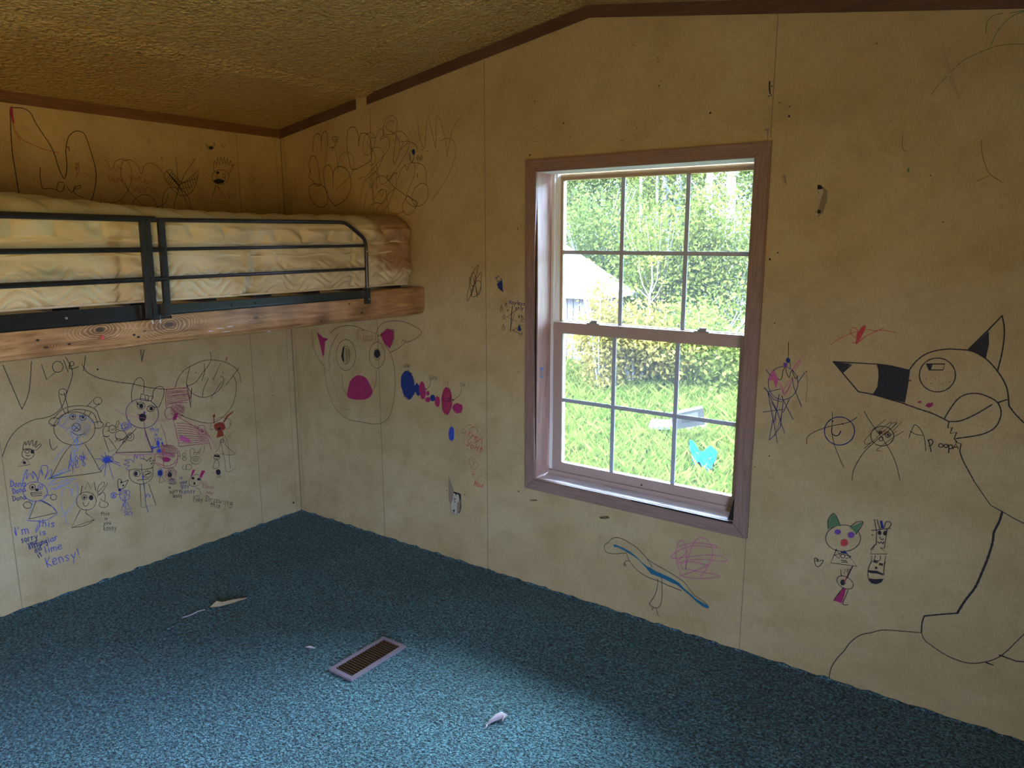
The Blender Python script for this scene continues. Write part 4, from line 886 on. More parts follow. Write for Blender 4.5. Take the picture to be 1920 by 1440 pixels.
s.fill('415,360 445,330 472,320 478,380 480,430 488,452 460,430 430,405', 'n').L('400,295 412,285 420,300 405,310', '425,285 432,272 440,285', '415,325 430,335 440,315', '455,300 470,310 460,320', w=2.2).done('blue_heart_drawing', 'small solid dark blue heart')
s = Sheet('B', 'H', 'k', 1.7)
def star(x, y, r, ry=None, ink='k'):
    ry = ry or r*1.3; a = [(-90+144*i) for i in range(6)]
    s.line([(x+r*math.cos(math.radians(t)), y+ry*math.sin(math.radians(t))) for t in a], None, ink, False)
star(466, 632, 27, 45); star(515, 585, 16, 26); star(533, 645, 8, 12); star(492, 722, 30, 30); star(486, 835, 30, 42)
s.S('580,595 560,870 578,770 605,680 628,760 525,718 632,635').S('563,870 582,600').text('Hayleys', 545, 575, 725, 592, 42, ink='n', w=2).text('only', 612, 632, 705, 640, 36, ink='n', w=2)
star(655, 712, 10, 14); star(683, 712, 8, 10); s.hatch(690, 750, 24, 26, 9, 20).fill('655,790 680,850 670,872 638,860', 'n').S('585,862 695,800 690,905 585,862', '655,880 655,915', '690,880 675,920')
s.L('655,690 650,720 665,725', '675,695 695,720')
s.done('stars_writing', 'black stars around the words Hayleys only')

# ---- window wall, under the window
s = Sheet('B', 'I', 'k', 1.8)
s.L('450,460 400,462 330,468 250,460 205,425 205,370 245,340 290,298 350,287 420,310 480,345 540,380 600,430 680,520 760,580 850,630 970,700 1060,760 1120,810 1160,870 1220,940 1300,990 1360,1045').L('450,462 480,540 540,620 620,690 720,745 800,770 920,825 1070,885', '490,555 450,545 425,575 420,605', '430,575 450,608', '432,575 435,605', '800,750 800,830 770,930 715,1020 710,1040 745,1065 790,1078 830,1050 848,960 850,830 845,735', '750,1075 735,1100', '785,1080 800,1140 812,1170', '680,520 740,620').fill('300,365 330,365 420,405 500,450 560,500 620,560 680,610 720,625 780,665 860,700 960,745 1040,795 1100,860 1160,910 1220,965 1290,1010 1380,1060 1370,1085 1320,1070 1240,1010 1160,935 1080,870 1020,820 940,785 860,745 780,715 720,690 670,625 600,550 540,500 480,465 420,430 350,395 310,390', 't')
s.done('dinosaur_drawing', 'long-necked outlined creature with a thick teal stripe')
s = Sheet('B', 'I', 'd', 1.9)
s.L('1060,720 1030,600 1005,500 1015,400 1040,335 1075,318 1105,345 1120,430 1125,540 1115,645 1130,560 1165,450 1200,360 1250,300 1290,287 1350,310 1400,380 1420,460 1400,540 1370,600 1320,680 1270,730', '1035,390 1120,360 1250,348 1380,360 1465,385 1460,400 1350,390 1200,380 1100,405 1020,440', '1020,440 960,490 965,520 1050,515 1200,495 1350,482 1480,488 1580,530 1560,552 1450,545 1300,530 1150,540 1010,575 1060,520 1140,440', '1060,600 1100,565 1200,560 1330,590 1365,600 1250,650 1040,720', '1060,600 1080,630 1180,650 1330,680 1485,710 1480,730 1350,745 1200,745 1080,725', w=2, ink='v')
s.done('pink_scribble_drawing', 'looping pink pen scribble')

# ---- window wall, right of the window
s = Sheet('B', 'J', 'n', 1.8)
s.ell(308, 622, 126, 140).L('355,280 352,410', '230,510 245,560 280,595 300,570 305,530 325,490 340,540 360,575 370,540 385,515 400,560 415,585 435,560', ink='k').blob(350, 430, 18, 22, 'n').blob(328, 468, 18, 20, 'p').S('365,440 370,500').fill('230,515 270,590 248,668 225,600 190,600 185,570 200,540', 'v').L('385,510 430,450 460,438 410,510', '300,700 350,620 385,590 320,720 300,650 270,620', '280,640 330,710 375,620', ink='v', w=1.6).L('390,510 480,385', ink='v', w=1.2)
s.S('165,508 205,560', '490,535 432,620', '150,660 178,695 285,672', '178,690 220,900 262,1130', '180,700 255,850 322,1045', '185,700 230,760 300,780', '310,765 395,930', '385,570 400,660 462,815', '300,730 310,780 285,990 235,1060', '275,720 245,900 250,1030 295,900 300,850', '140,866 300,845', '210,780 255,860', '225,920 190,1102', '240,1060 190,1102', '360,760 310,870', '255,840 230,960').S('178,690 150,660', w=2.4).dot(193, 1237, 6, 'k').dot(70, 1327, 5, 'k').dot(237, 115, 5, 'k').dot(505, 525, 6, 'k').L('505,540 515,620 500,780', ink='f', w=1)
s.done('hanging_ball_drawing', 'dark blue doodle of a hanging ball with scribbled legs and magenta patch')
s = Sheet('B', 'J', 'r', 1.5)
s.L('715,298 760,260 830,225 900,195 1000,170 1080,180', '925,240 885,210 880,170 905,153 935,175 930,220 925,290', '925,290 1000,230 1080,190', '880,285 940,275 990,240').fill('920,280 935,200 965,155 995,133 1008,145 990,190 965,240 930,298', 'r')
s.L('1080,182 1140,175 1260,195', '1080,190 1160,155')
s.done('red_heart_drawing', 'red pen heart crossed by long strokes')
s = Sheet('B', 'K', 'k', 3.0)
s.L('700,565 750,500 820,445 900,415 1000,400 1080,402 1165,408', '1165,408 1230,430 1310,480 1370,540 1430,620 1470,700 1485,780 1490,850', '1490,850 1540,915 1609,985', w=3.0).S('1160,410 1330,245 1435,135').L('1435,135 1452,220 1450,330 1430,450 1400,570').S('95,500 295,738', '95,500 460,520').L('295,738 400,758 530,795 650,830').L('460,520 560,535 700,568').L('650,830 760,870 880,910 975,955 1012,975')
s.fill('95,500 235,518 168,588').S('168,588 240,525').fill('440,522 560,535 705,568 690,690 665,825 540,795 408,758 445,700 455,620 452,560').fill('1165,408 1330,258 1332,360 1308,472 1240,432', 'k')
s.ell(922, 605, 144, 135, w=2.6).S('838,518 980,518 968,565 855,565 838,518').fill('838,518 885,520 870,565 850,560').L('975,955 1020,880 1080,800 1150,760 1240,752 1330,780 1395,820 1425,880 1420,950 1370,1030 1260,1080 1070,1110', w=2.8).L('1012,975 1100,970 1200,930 1290,880 1355,840', w=2.8).S('1400,825 1475,800').S('1012,980 1005,1025 1040,1022 1022,1070 1075,1060 1055,1110 1075,1135', '690,650 710,650').S('1070,1140 1110,1150 1100,1210', w=2.4).L('1100,1210 1120,1270 1160,1350 1210,1440', w=2.6).blob(780, 820, 14, 9, 'm', -20).fill('825,850 850,825 868,830 888,820 885,850 860,865 840,860', 'm')
for q in ((835, 632), (905, 632), (870, 672), (960, 680), (1020, 657), (930, 712)): s.dot(*q, 4)
s.done('fox_drawing', 'large black outlined fox head with long filled muzzle')
s = Sheet('B', 'L', 'k', 2.2)
s.S('1170,0 1285,168 1365,212').L('1365,212 1440,255 1512,292').L('1365,215 1345,280 1310,350 1300,420 1270,520 1230,620 1185,720 1140,780 1110,820 1062,898', w=5).L('1062,898 960,905 840,917', w=3.5).L('840,917 825,960 820,1030', w=3.2).L('820,1030 840,1075 880,1110 960,1165 1050,1210 1150,1236 1260,1225 1340,1195 1400,1150 1460,1090 1512,1040', w=2).S('1348,1180 1460,1222 1512,1225', w=3).S('1258,1232 1302,1247', w=3.4).L('820,1030 700,1020 560,1012 480,1030 410,1045 340,1095 300,1150 250,1205 210,1270 197,1340', w=2)
s.done('fox_body_drawing', 'long black outline of the fox body running down to the carpet')
s = Sheet('B', 'K', 'k', 2.6)
s.ell(145, 1050, 120, 112, ink='n').L('85,1025 85,1065 110,1088 140,1080 155,1050').L('0,1035 80,1010 170,993 230,975 285,940', w=1.8).L('88,900 88,960 85,1060 105,1160 140,1250 165,1310 180,1335', w=1.6).dot(92, 972, 6).dot(170, 993, 6)
s.L('0,1035 -60,1060 -110,1100 -115,1150', w=1.6)
s.done('smiling_circle_drawing', 'black circle with a small smile crossed by lines')
s = Sheet('B', 'K', 'k', 1.9)
s.ell(485, 1090, 92, 78).blob(470, 1062, 16, 14).ell(530, 1080, 20, 20).dot(530, 1080, 9).ell(475, 1112, 16, 16).hatch(500, 1060, 40, 20, 6, -30, ink='o').L('340,890 370,945 420,1020 500,1130 560,1230 600,1330 625,1440', '245,1440 260,1350 330,1230 420,1140 520,1060 600,990', w=1.6)
s.L('400,1060 350,1120 345,1150 380,1150 450,1100', '380,1060 510,960', '440,1060 550,980 540,1010 440,1100', '340,1190 400,1140', '640,975 560,1060', '655,1050 560,1110 440,1200 470,1205', '600,1050 520,1100', '560,990 600,985 500,1080', w=1.2, ink='g')
s.done('crossed_face_drawing', 'small round face crossed out with long strokes')
s = Sheet('B', 'K', 'k', 2.4)
s.L('695,1105 720,1040 745,1000 790,1040 820,1110 830,1210', '705,1050 750,1075 805,1085', w=1.6).L('848,1120 862,1160 872,1212', '848,1130 870,1115 888,1135 870,1165 855,1168').ell(950, 1165, 18, 14).ell(990, 1168, 14, 14).L('1012,1160 1012,1222', '1012,1165 1035,1160 1040,1185 1015,1190').S('1045,1190 1068,1150 1088,1192', '1052,1178 1082,1178')
s.done('black_word_writing', 'black handwritten word beside the fox neck')
s = Sheet('B', 'L', 'k', 1.9)
s.ell(292, 392, 118, 90).fill('190,328 192,270 225,225 245,245 272,308 230,312', 'e').L('192,330 190,270 225,225 250,250 272,308').fill('340,318 425,280 380,362', 'e').L('340,315 380,285 425,280 410,320 378,365').blob(256, 350, 22, 17, 'p').blob(346, 370, 24, 20, 'p').blob(300, 422, 26, 25, 'r').S('248,465 208,558 388,582 300,475').S('235,505 270,498 265,530 235,505', '255,490 345,515', '312,490 340,520 310,530').ell(290, 512, 14, 14).S('278,540 312,545 322,555 282,552').fill('270,490 305,475 325,500', 'n').S('240,470 300,490').L('355,582 340,615 318,660', w=2.6)
s.done('green_eared_cat_drawing', 'doodle of a cat with green ears, purple eyes and a red mouth')
s = Sheet('B', 'L', 'k', 1.9)
s.S('280,648 275,602 300,630 305,600 320,625 325,600').ell(305, 690, 60, 38, rot=30).blob(290, 690, 18, 20, 'k').L('340,600 318,650 300,690', w=3, ink='d').fill('298,725 310,735 300,780 282,830 228,812 260,770', 'm').L('325,740 315,770 290,835 325,842', '295,725 265,760 228,812')
s.L('98,530 105,570 125,585 150,560 158,540 135,545', '98,530 110,525 125,550').hatch(118, 540, 14, 12, 6, 0)
s.done('red_dress_figure_drawing', 'tiny doodle of a figure in a magenta dress')
s = Sheet('B', 'L', 'k', 2.0)
s.S('485,340 612,325', '515,335 503,265 520,265 540,330').fill('540,275 555,272 568,325 548,328', 'n').L('570,320 580,285 605,280 615,300 600,325').S('518,340 515,435', '590,325 570,460 545,458').blob(538, 355, 13, 15, 'k').blob(575, 358, 14, 16, 'k').L('540,382 550,402 565,395').L('525,415 535,425 548,418 560,428 568,415', w=2.4).S('510,432 475,498 590,498 545,455').S('478,470 510,432').L('485,510 485,550', '510,508 505,540 540,540 545,510', '580,508 570,560', w=1.4).L('485,545 465,590 460,640 470,680', '575,550 568,600 568,640').hatch(512, 550, 20, 10, 6, 0, w=2.2).hatch(548, 568, 18, 8, 6, 0, w=2.2).dot(515, 592, 9).fill('457,608 490,610 520,612 565,632 560,642 520,630 480,628 457,618').fill('462,662 500,668 566,665 550,690 515,703 480,695')
s.dot(490, 370, 5).done('striped_bee_drawing', 'tall doodle of a hatted figure above a striped body')
# faint smudges and rubbed pencil high on the right
s = Sheet('B', 'M', 'f', 1.4)
s.L('1310,470 1380,400 1470,350 1600,300 1700,285 1783,285', '1185,610 1240,540 1290,490', '1005,870 1000,930 1010,965 1035,975', '1510,900 1515,990 1535,1060 1560,1115 1640,1170', '1480,1165 1560,1130', w=1.5).L('1538,215 1545,150 1580,105 1650,85', '1570,290 1620,190 1700,110 1783,75', '1690,85 1783,70', ink='e', w=1.6).blob(1040, 1095, 8, 14, 'e')
for i in range(9): s.L('%d,%d %d,%d %d,%d' % (1255+i*4, 262+i*14, 1285+i*5, 400+i*10, 1310+i*7, 540+i*12), ink='w', w=2)
s.L('1215,330 1240,390 1280,440', '1340,460 1400,560 1340,650', ink='w')
s.done('rubbed_pencil_drawing', 'faint rubbed brown and green strokes')
# nail holes: small dark pricks in the panelling
hole = None
HO = [(1057, 231, 3.5), (1332, 212, 4), (994, 291, 4), (1234, 108, 2), (1235, 116, 2), (1236, 161, 3), (1240, 152, 2), (1176, 85, 2), (1187, 85, 2), (1070, 257, 2.5), (1003, 190, 2.5), (1001, 239, 2), (1195, 240, 2), (1480, 218, 4), (1462, 193, 2.5), (1481, 200, 2.5),
      (1444, 486, 4), (1459, 474, 3), (1408, 841, 0), (838, 920, 3), (843, 921, 2), (872, 927, 3.5), (973, 921, 4), (970, 823, 2), (710, 810, 2.5), (971, 429, 3), (974, 491, 2), (973, 697, 2.5), (1453, 606, 2), (1645, 82, 2), (1745, 329, 2), (1768, 416, 2), (1002, 265, 2), (1005, 265, 2), (1165, 264, 2), (1168, 264, 2), (1420, 460, 0)]
for i, (px, py, r) in enumerate(HO):
    if r <= 0: continue
    d = ray0(px, py) if False else np.array([(px-960)/FPX, (720-py)/FPX, 1.0])@RM; t = -CAM[1]/d[1]; p = CAM+t*d
    if hole is None:
        bm = bmesh.new(); bmesh.ops.create_circle(bm, cap_ends=True, segments=9, radius=.001)
        for v in bm.verts: v.co = Vector((v.co.x, 0, v.co.y))
        hole = obj('nail_hole', bm, M['dark'], wall_back); o = hole
    else:
        o = hole.copy(); col.objects.link(o); o.parent = wall_back
    o.location = (p[0], -.0018, p[2]); o.scale = (r*.9, 1, r)
s = Sheet('B', 'N', 'w', 3.0)
s.hatch(1134, 970, 9, 3, 8, 10).hatch(1000, 938, 8, 2, 5, 15).L('1105,966 1112,968', '1160,974 1164,980').hatch(1469, 338, 3, 14, 8, 0)
s.L('1478,212 1474,260 1468,290', '1304,1165 1312,1167', w=1.6).L('471,640 471,668', '503,645 503,668', w=2)
s.done('smudge_mark', 'brown smudges under the window and beside its casing')
# ragged hole with a torn flap where an outlet box was
def wpB(px, py, off=0.0):
    d = np.array([(px-960)/FPX, (720-py)/FPX, 1.0])@RM; t = (-off-CAM[1])/d[1]; p = CAM+t*d; return p
def patch(name, pts, mat, off, crop='G', th=.0006):
    c = CROP[crop]; bm = bmesh.new(); P = []
    for q in pts.split():
        x, y = map(float, q.split(',')); p = wpB(c[0]+x*c[2], c[1]+y*c[2]); P.append((p[0], p[2]))
    add_prism(bm, P, 'y', -off-th, -off); return obj(name, bm, mat, wall_back)
patch('wall_hole', '962,905 1000,915 1052,935 1056,1100 1040,1160 1008,1190 990,1185 935,1165 925,1060 955,1000', M['dark'], .0012)
patch('exposed_plaster', '965,925 1030,945 1035,1000 1030,1185 1000,1185 940,1160 930,1070 960,985', M['plaster'], .0020)
patch('torn_paper', '907,715 925,770 970,895 955,1000 930,1060 908,1010 905,900', M['tornpaper'], .0015)
patch('torn_paper', '1010,1040 1050,1000 1045,1130 1010,1185', M['tornpaper'], .0030)
for q in ('970,985 992,990 985,1010', '975,1020 995,1025 985,1038', '960,1120 985,1125 970,1165', '990,930 1003,935 996,960', '1025,930 1052,940 1050,980 1035,968'): patch('dark_chip', q, M['dark'], .0034)
patch('wall_hole', '458,1188 480,1190 520,1225 518,1290 490,1370 462,1395 435,1390 440,1365 470,1330 478,1270 458,1240', M['tornpaper'], .0012, 'M')
patch('dark_chip', '458,1188 480,1192 492,1215 456,1218', M['dark'], .0020, 'M'); patch('exposed_plaster', '456,1220 492,1215 494,1235 475,1290 468,1245', M['plaster'], .0022, 'M')
patch('dark_chip', '458,1350 478,1350 476,1370 455,1375', M['dark'], .0026, 'M'); patch('exposed_plaster', '436,1380 455,1362 470,1375 450,1395', M['plaster'], .0024, 'M')
patch('torn_paper', '232,1122 250,1125 258,1190 236,1160', M['tornpaper'], .0012, 'M')
patch('torn_paper', '128,825 110,838 135,842 134,895 140,895 142,838 155,828', M['tornpaper'], .0030, 'M')
# little hook plate above the window corner
p = wpB(1443, 165, .012)
hk = empty('hook_latch', (p[0], 0, p[2])); tag(hk, 'small dark metal hook latch screwed to the wall above the window corner', 'latch')
bm = bmesh.new(); add_box(bm, p[0]-.006, p[0]+.006, -.0032, -.0014, p[2]-.030, p[2]+.026, .0005); obj('plate', bm, M['plaster'], hk)
bm = bmesh.new(); add_tube(bm, [(p[0]-.003, -.006, p[2]+.022), (p[0]-.002, -.008, p[2]), (p[0]+.001, -.006, p[2]-.018)], .0022, 8); obj('hook', bm, M['black'], hk)
for dx, dz in ((0.004, .006), (.004, -.022), (-.003, -.024)):
    bm = bmesh.new(); add_tube(bm, [(p[0]+dx, -.0030, p[2]+dz), (p[0]+dx, -.0045, p[2]+dz)], .0024, 8); obj('screw', bm, M['black'], hk)
s = Sheet('J', 'H', 'l', 2.0)
s.fill('872,1255 890,1300 888,1345 870,1370 905,1372 893,1340 897,1300 920,1255 895,1262').hatch(945, 1270, 25, 70, 12, 20, ink='w', w=1.2)
s.done('crayon_mark', 'small pale blue crayon goblet mark')
# scuffs and a red pen mark on the beam face
def bpatch(name, px, py, w, h, mat):
    d = np.array([(px-960)/FPX, (720-py)/FPX, 1.0])@RM; t = (1.0095-CAM[0])/d[0]; p = CAM+t*d; bm = bmesh.new(); n = 12
    add_prism(bm, [(p[1]+w*random.uniform(.7, 1.2)*math.cos(k*6.283/n), p[2]+h*random.uniform(.6, 1.2)*math.sin(k*6.283/n)) for k in range(n)], 'x', 1.0085, 1.0098)
    obj(name, bm, mat, beam)
for q in ((395, 621, .012, .0025), (412, 616, .018, .002), (432, 612, .014, .003), (425, 622, .02, .0018), (505, 621, .010, .002)): bpatch('white_scuff', *q, M['lint'])
bpatch('red_mark', 192, 633, .006, .008, INK['r'])
for q in ((71, 638), (260, 632), (252, 628), (130, 645), (655, 570)): bpatch('dark_knot', *q, .005, .0035, M['dark'])
# ------------------------------------------------------------------ outdoors
GZ = -0.85
def ghz(x, y):
    """ground height outside: level near the house, then a rising bank"""
    return GZ + 0.05*math.sin(x*.7)+.04*math.sin(y*.9) + (max(0, y-9.0)**1.25)*.16
def leaf_mat(name, c0, c1, tr):
    m, nt, b = new_mat(name); g = G(nt)
    oi = nt.nodes.new('ShaderNodeNewGeometry')
    c = g.ramp(oi.outputs['Random Per Island'], [(0.0, c0), (1.0, c1)])
    nt.nodes.remove(b); out = nt.nodes['Material Output']
    d = nt.nodes.new('ShaderNodeBsdfDiffuse'); t = nt.nodes.new('ShaderNodeBsdfTranslucent'); mx = nt.nodes.new('ShaderNodeMixShader')
    g.lk(c, d.inputs[0]); g.lk(c, t.inputs[0]); mx.inputs[0].default_value = tr
    g.lk(d.outputs[0], mx.inputs[1]); g.lk(t.outputs[0], mx.inputs[2]); g.lk(mx.outputs[0], out.inputs[0]); return m
M['leaf'] = leaf_mat('green_leaves', (0.0293, 0.0386, 0.0056), (0.0825, 0.0835, 0.0200), 0.45)
M['leaf_dark'] = leaf_mat('deep_green_leaves', (0.0189, 0.0278, 0.0056), (0.0585, 0.0649, 0.0162), 0.4)
M['leaf_yellow'] = leaf_mat('yellow_spring_leaves', (0.0585, 0.0464, 0.0088), (0.1169, 0.0866, 0.0249), 0.45)
M['grass'] = leaf_mat('green_grass', (0.0206, 0.0341, 0.0044), (0.0757, 0.0742, 0.0174), 0.35)
M['soil'] = flat('leaf_litter_soil', (0.03, 0.045, 0.012), 0.95, bump=(3, 1, .2))
M['bark'] = flat('pale_birch_bark', (0.12, 0.115, 0.11), 0.9)
M['twig'] = flat('grey_brown_twigs', (0.06, 0.05, 0.04), 0.9)
xs = np.linspace(-26, 24, 90); ys = np.linspace(.35, 34, 80)
V = [(x, y, ghz(x, y)) for y in ys for x in xs]
F = [(j*90+i, j*90+i+1, (j+1)*90+i+1, (j+1)*90+i) for j in range(79) for i in range(89)]
mesh_np('ground', V, F, M['soil'], kind='structure', smooth=True)
def ray(px, py):
    d = np.array([(px-960)/FPX, (720-py)/FPX, 1.0])@RM; return d
def at(px, py, y):
    d = ray(px, py); t = (y-CAM[1])/d[1]; return CAM+t*d
def cards(centers, size, flat_=0.5):
    """small rhombic leaves, one island each"""
    n = len(centers); a = rng.normal(size=(n, 3)); a /= np.linalg.norm(a, axis=1)[:, None]
    b = rng.normal(size=(n, 3)); b -= (a*b).sum(1)[:, None]*a; b /= np.linalg.norm(b, axis=1)[:, None]
    s = size*(.6+.8*rng.random((n, 1)))
    c = np.asarray(centers)
    V = np.stack([c-a*s, c+b*s*.55, c+a*s, c-b*s*.55], 1).reshape(-1, 3)
    F = np.arange(4*n).reshape(-1, 4); return V, F
def crown(c, r, n, clumps=26):
    """leaf positions gathered in clumps through an ellipsoid"""
    cc = rng.normal(size=(clumps, 3)); cc /= np.linalg.norm(cc, axis=1)[:, None]; cc *= (rng.random((clumps, 1))**.45)
    cc = cc*np.array(r)+np.array(c)
    k = rng.integers(0, clumps, n); p = cc[k]+rng.normal(size=(n, 3))*np.array(r)*.20
    return p
def tree(name, base, h, r, n, leaf, mat, bark, lean, label, cat, group, trunk_r=.06, low=.35, stems=1):
    root = empty(name, base); tag(root, label, cat, group)
    bx, by, bz = base; bm = bmesh.new()
    for s in range(stems):
        sx = (s-(stems-1)/2)*.25; pts = []; m = 7
        for i in range(m):
            t = i/(m-1); pts.append((bx+sx*(1+t)+lean*h*t+.05*math.sin(i*2+s), by+.06*math.sin(i*1.7+s), bz-.1+h*t))
        add_tube(bm, pts, [trunk_r*(1-.75*i/(m-1)) for i in range(m)], 7)
        for q in range(7):
            t = .3+.09*q; p = Vector((bx+sx*(1+t)+lean*h*t, by, bz+h*t)); a = random.uniform(0, 6.28); L = r[0]*random.uniform(.5, .9)
            add_tube(bm, [p, p+Vector((math.cos(a)*L*.5, math.sin(a)*L*.5, L*.35)), p+Vector((math.cos(a)*L, math.sin(a)*L, L*.9))], [trunk_r*.35, trunk_r*.22, trunk_r*.08], 5)
    obj('trunk', bm, bark, root)
    c = (bx+lean*h*.6, by, bz+h*(low+1)/2)
    V, F = cards(crown(c, (r[0], r[1], h*(1-low)/2+r[2]), n), leaf)
    mesh_np('foliage', V, F, mat, root)
    return root
far = [(-12.5, 15.5), (-10.3, 14.2), (-8.6, 16.2), (-7.0, 14.0), (-5.2, 15.8), (-3.7, 13.6), (-2.2, 15.9), (-.6, 14.0), (1.0, 16.3), (2.2, 13.6), (-14.5, 19.5), (-11.0, 20.5), (-7.6, 19.8), (-4.2, 20.6), (-1.0, 20.2), (2.2, 20.0)]
for i, (x, y) in enumerate(far):
    back = y > 18
    tree('forest_tree', (x, y, ghz(x, y)), 7.0+(2.5 if back else 0), (2.1 if back else 1.7, 1.4, .9), 15000 if back else 15000, .060 if back else .046,
         M['leaf'] if i % 3 else M['leaf_dark'], M['bark'] if i % 2 else M['twig'], random.uniform(-.06, .06),
         'pale green leafy tree in the woods seen through the window', 'tree', 'trees of the woods outside the window', .07+.03*(i % 2), .02, 1+i % 2)
# white birch trunks standing out in the right of the upper sash
for (px, y, w, lean, lab) in ((1320, 12.3, .075, -.012, 'slim white birch trunk outside the right upper panes'), (1364, 13.0, .11, .02, 'thicker pale birch trunk nearest the right edge of the window'),
                         (1222, 12.8, .035, -.03, 'thin grey sapling trunk outside the middle upper pane'), (1198, 12.6, .04, .02, 'thin dark sapling trunk left of the middle upper pane centre')):
    p = at(px, 520, y); z0 = ghz(p[0], y); bm = bmesh.new()
    add_tube(bm, [(p[0]-lean*1.5+.03*math.sin(i*1.3), y+.02*i, z0-.1+i*1.0) if True else None for i in range(9)], [w*(1-.05*i) for i in range(9)], 9)
    for q in range(6):
        zz = z0+2+q*.9; s = random.choice((-1, 1)); L = random.uniform(.5, 1.1)
        add_tube(bm, [(p[0], y, zz), (p[0]+s*L*.5, y-.1, zz+L*.4), (p[0]+s*L, y-.2, zz+L)], [w*.25, w*.18, w*.06], 5)
    o = obj('birch_tree' if w > .05 else 'thin_tree', bm, M['bark'] if w > .05 else M['twig']); tag(o, lab, 'tree')
# under-storey shrubs in front of the woods
for i, (px, py, y, h, r, n, k, lab) in enumerate([
        (1190, 670, 8.0, 1.25, (1.15, .7, .2), 7000, 'leaf_yellow', 'big yellow-leaved shrub filling the middle lower panes'),
        (1128, 600, 7.4, 1.75, (.42, .4, .15), 3200, 'leaf_yellow', 'yellow-leaved shrub growing in front of the white roofed shed'),
        (1320, 670, 8.4, 1.3, (1.1, .7, .2), 7000, 'leaf', 'yellow-green shrub behind the broken board'),
        (1240, 560, 10.6, 2.6, (1.3, .9, .4), 9000, 'leaf', 'fresh green bush behind the bare forked sapling'),
        (1370, 560, 10.8, 2.7, (1.2, .9, .4), 9000, 'leaf', 'fresh green bush at the right edge of the window view'),
        (1110, 430, 11.2, 3.0, (1.4, .9, .5), 9000, 'leaf_dark', 'deep green bush above the shed roof')]):
    p = at(px, py, y); gz = ghz(p[0], y); hh = max(h, 1.0)
    root = empty('shrub', (p[0], y, gz)); tag(root, lab, 'shrub')
    bm = bmesh.new()
    for q in range(9):
        a = random.uniform(0, 6.28); L = r[0]*.7
        add_tube(bm, [(p[0], y, gz-.05), (p[0]+math.cos(a)*L*.3, y+math.sin(a)*.2, gz+hh*.5), (p[0]+math.cos(a)*L, y+math.sin(a)*.4, gz+hh)], [.022, .014, .005], 5)
    obj('branch', bm, M['bark'] if k == 'leaf_yellow' else M['twig'], root)
    V, F = cards(crown((p[0], y, gz+hh*.55), (r[0], r[1], hh*.5+r[2]*.3), n, 40), .036 if k == 'leaf_yellow' else .038)
    mesh_np('foliage', V, F, M[k], root)
# bare forked sapling with a few yellow leaves
SY = 9.3; p = at(1216, 618, SY); gz = ghz(p[0], SY); root = empty('sapling', (p[0], SY, gz))
tag(root, 'bare pale forked sapling with a few yellow leaf tufts at its tips', 'sapling')
bm = bmesh.new(); q = [at(a, b, SY) for a, b in ((1219, 640), (1218, 555), (1223, 530), (1222, 487))]
add_tube(bm, [(q[0][0], SY, gz-.05), q[0], q[1], q[2], q[3]], [.024, .022, .018, .012, .006], 7)
for br in (((1217, 556), (1205, 535), (1196, 497)), ((1222, 548), (1232, 525), (1234, 487)), ((1219, 568), (1232, 553), (1242, 530)), ((1217, 560), (1200, 545), (1192, 540))):
    add_tube(bm, [at(a, b, SY) for a, b in br], [.010, .007, .003], 6)
obj('trunk', bm, M['bark'], root)
tips = [at(a, b, SY) for a, b in ((1196, 495), (1222, 484), (1234, 485), (1242, 528), (1192, 540), (1222, 496))]
c = np.concatenate([np.array(t)+rng.normal(size=(14, 3))*.035 for t in tips]); V, F = cards(c, .035); mesh_np('foliage', V, F, M['leaf_yellow'], root)
# shed
sy = 9.0; a = at(1136, 556, sy); ex = a[0]; ez = at(1100, 556, sy)[2]; rz = at(1062, 485, sy)[2]; lx = at(1062, 485, sy)[0]
slope = (rz-at(1136, 545, sy)[2])/(ex-lx)*.8; hw = 2.0; ridge_x = ex-hw
shed = empty('garden_shed', (ridge_x, sy+1.5, GZ)); tag(shed, 'small grey plank shed with a white roof beyond the left panes', 'shed')
bm = bmesh.new(); add_prism(bm, [(ridge_x-hw+.15, GZ-.1), (ex-.22, GZ-.1), (ex-.22, ez), (ridge_x, ez+.1+slope*hw*.85), (ridge_x-hw+.15, ez)], 'y', sy+.15, sy+1.1)
obj('shed_wall', bm, M['plank'], shed)
bm = bmesh.new(); x = ridge_x-hw+.15
while x < ex-.25:
    add_box(bm, x, x+.115, sy+.12, sy+.15, GZ-.1, ez+.02+.0); x += .13
obj('shed_planks', bm, M['plank'], shed)
bm = bmesh.new(); zt = ez+.08
add_prism(bm, [(ridge_x-hw, zt-.05), (ridge_x, zt+slope*hw), (ex, zt-.05), (ex, ez-.02), (ex-.05, ez-.04), (ridge_x-hw, ez-.04)], 'y', sy-.1, sy+1.2)
obj('shed_roof', bm, M['roof'], shed)
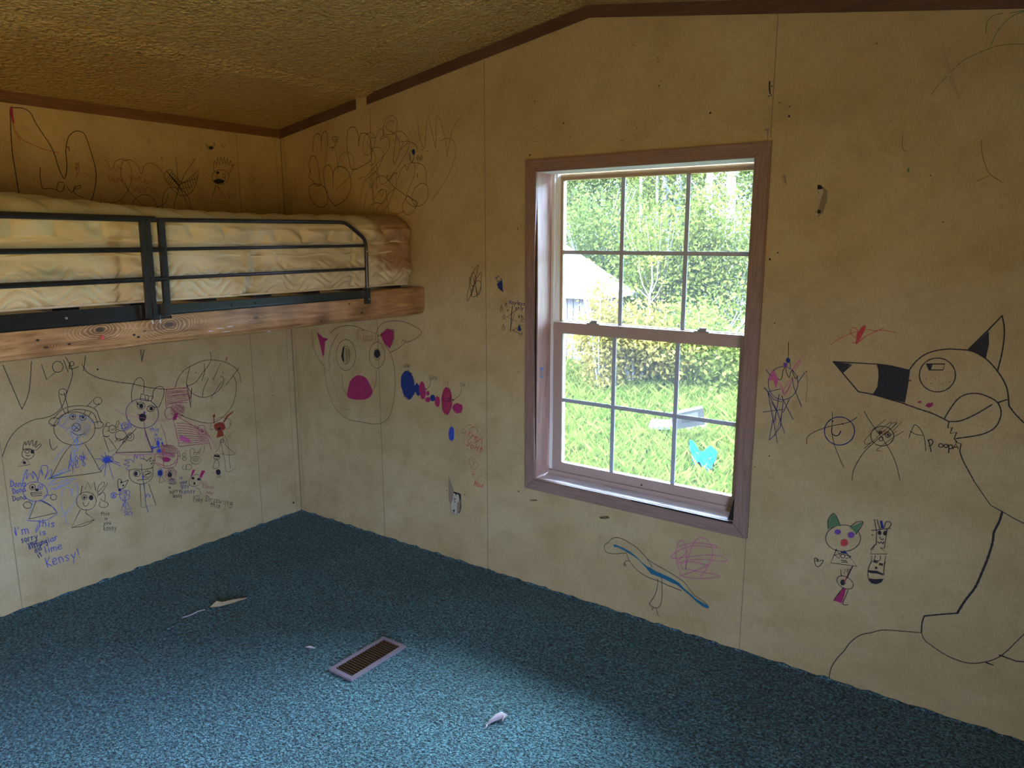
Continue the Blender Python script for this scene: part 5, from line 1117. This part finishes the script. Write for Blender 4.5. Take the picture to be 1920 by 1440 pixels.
# broken board, tarp
def quadslab(name, P, th, mat, label, cat):
    bm = bmesh.new(); P = [Vector(q) for q in P]; n = (P[1]-P[0]).cross(P[3]-P[0]).normalized()*th
    A = [bm.verts.new(q) for q in P]; B = [bm.verts.new(q-n) for q in P]
    bm.faces.new(A); bm.faces.new(B[::-1])
    for i in range(4): bm.faces.new((A[i], B[i], B[(i+1) % 4], A[(i+1) % 4]))
    bmesh.ops.recalc_face_normals(bm, faces=bm.faces); o = obj(name, bm, mat); tag(o, label, cat); return o
def gp(px, py, dz=0.0):
    d = ray(px, py); t = (GZ+dz-CAM[2])/d[2]; return CAM+t*d
quadslab('wooden_board', [gp(1262, 806, .25), gp(1322, 796, .30), gp(1318, 765, .55), gp(1258, 778, .55)], .03, M['board'], 'weathered grey board leaning in the grass outside the lower panes', 'board')
quadslab('wooden_board', [gp(1215, 800, .22), gp(1325, 800, .18), gp(1330, 788, .20), gp(1222, 786, .24)], .04, M['board'], 'long low weathered plank lying under the leaning board', 'board')
bm = bmesh.new(); nx_, ny_ = 14, 8; vs = []
P0, P1, P2, P3 = [Vector(gp(*q, .26)) for q in ((1290, 835), (1345, 852), (1335, 880), (1300, 862))]
for j in range(ny_):
    for i in range(nx_):
        u, v = i/(nx_-1), j/(ny_-1); q = (P0*(1-u)+P1*u)*(1-v)+(P3*(1-u)+P2*u)*v
        vs.append(bm.verts.new(q+Vector((0, 0, .05*math.sin(u*9+v*5)+.04*math.sin(v*11)))))
for j in range(ny_-1):
    for i in range(nx_-1): bm.faces.new((vs[j*nx_+i], vs[j*nx_+i+1], vs[(j+1)*nx_+i+1], vs[(j+1)*nx_+i]))
bmesh.ops.solidify(bm, geom=bm.faces[:], thickness=.01)
o = obj('tarp', bm, M['tarp'], smooth=True); tag(o, 'crumpled bright blue tarp lying in the grass outside', 'tarp')
# grass
n = 150000; gx = rng.uniform(-7.5, 3.6, n); gy = .8+rng.random(n)**1.3*9.5
keep = np.abs(gx-(2.4-.72*gy)) < 2.6+.12*gy; gx, gy = gx[keep], gy[keep]; n = len(gx)
gz = np.array([ghz(a, b) for a, b in zip(gx, gy)]); h = rng.uniform(.10, .32, n); an = rng.uniform(0, 6.283, n); le = rng.normal(0, .14, (n, 2))
wd = rng.uniform(.004, .010, n); ca, sa = np.cos(an)*wd, np.sin(an)*wd
V = np.stack([np.stack([gx-ca, gy-sa, gz], 1), np.stack([gx+ca, gy+sa, gz], 1), np.stack([gx+le[:, 0]*.4+ca*.6, gy+le[:, 1]*.4+sa*.6, gz+h*.65], 1),
              np.stack([gx+le[:, 0], gy+le[:, 1], gz+h], 1)], 1).reshape(-1, 3)
o = mesh_np('grass', V, np.arange(4*n).reshape(-1, 4), M['grass'], kind='stuff'); tag(o, 'bright green uncut grass growing outside below the window', 'grass')
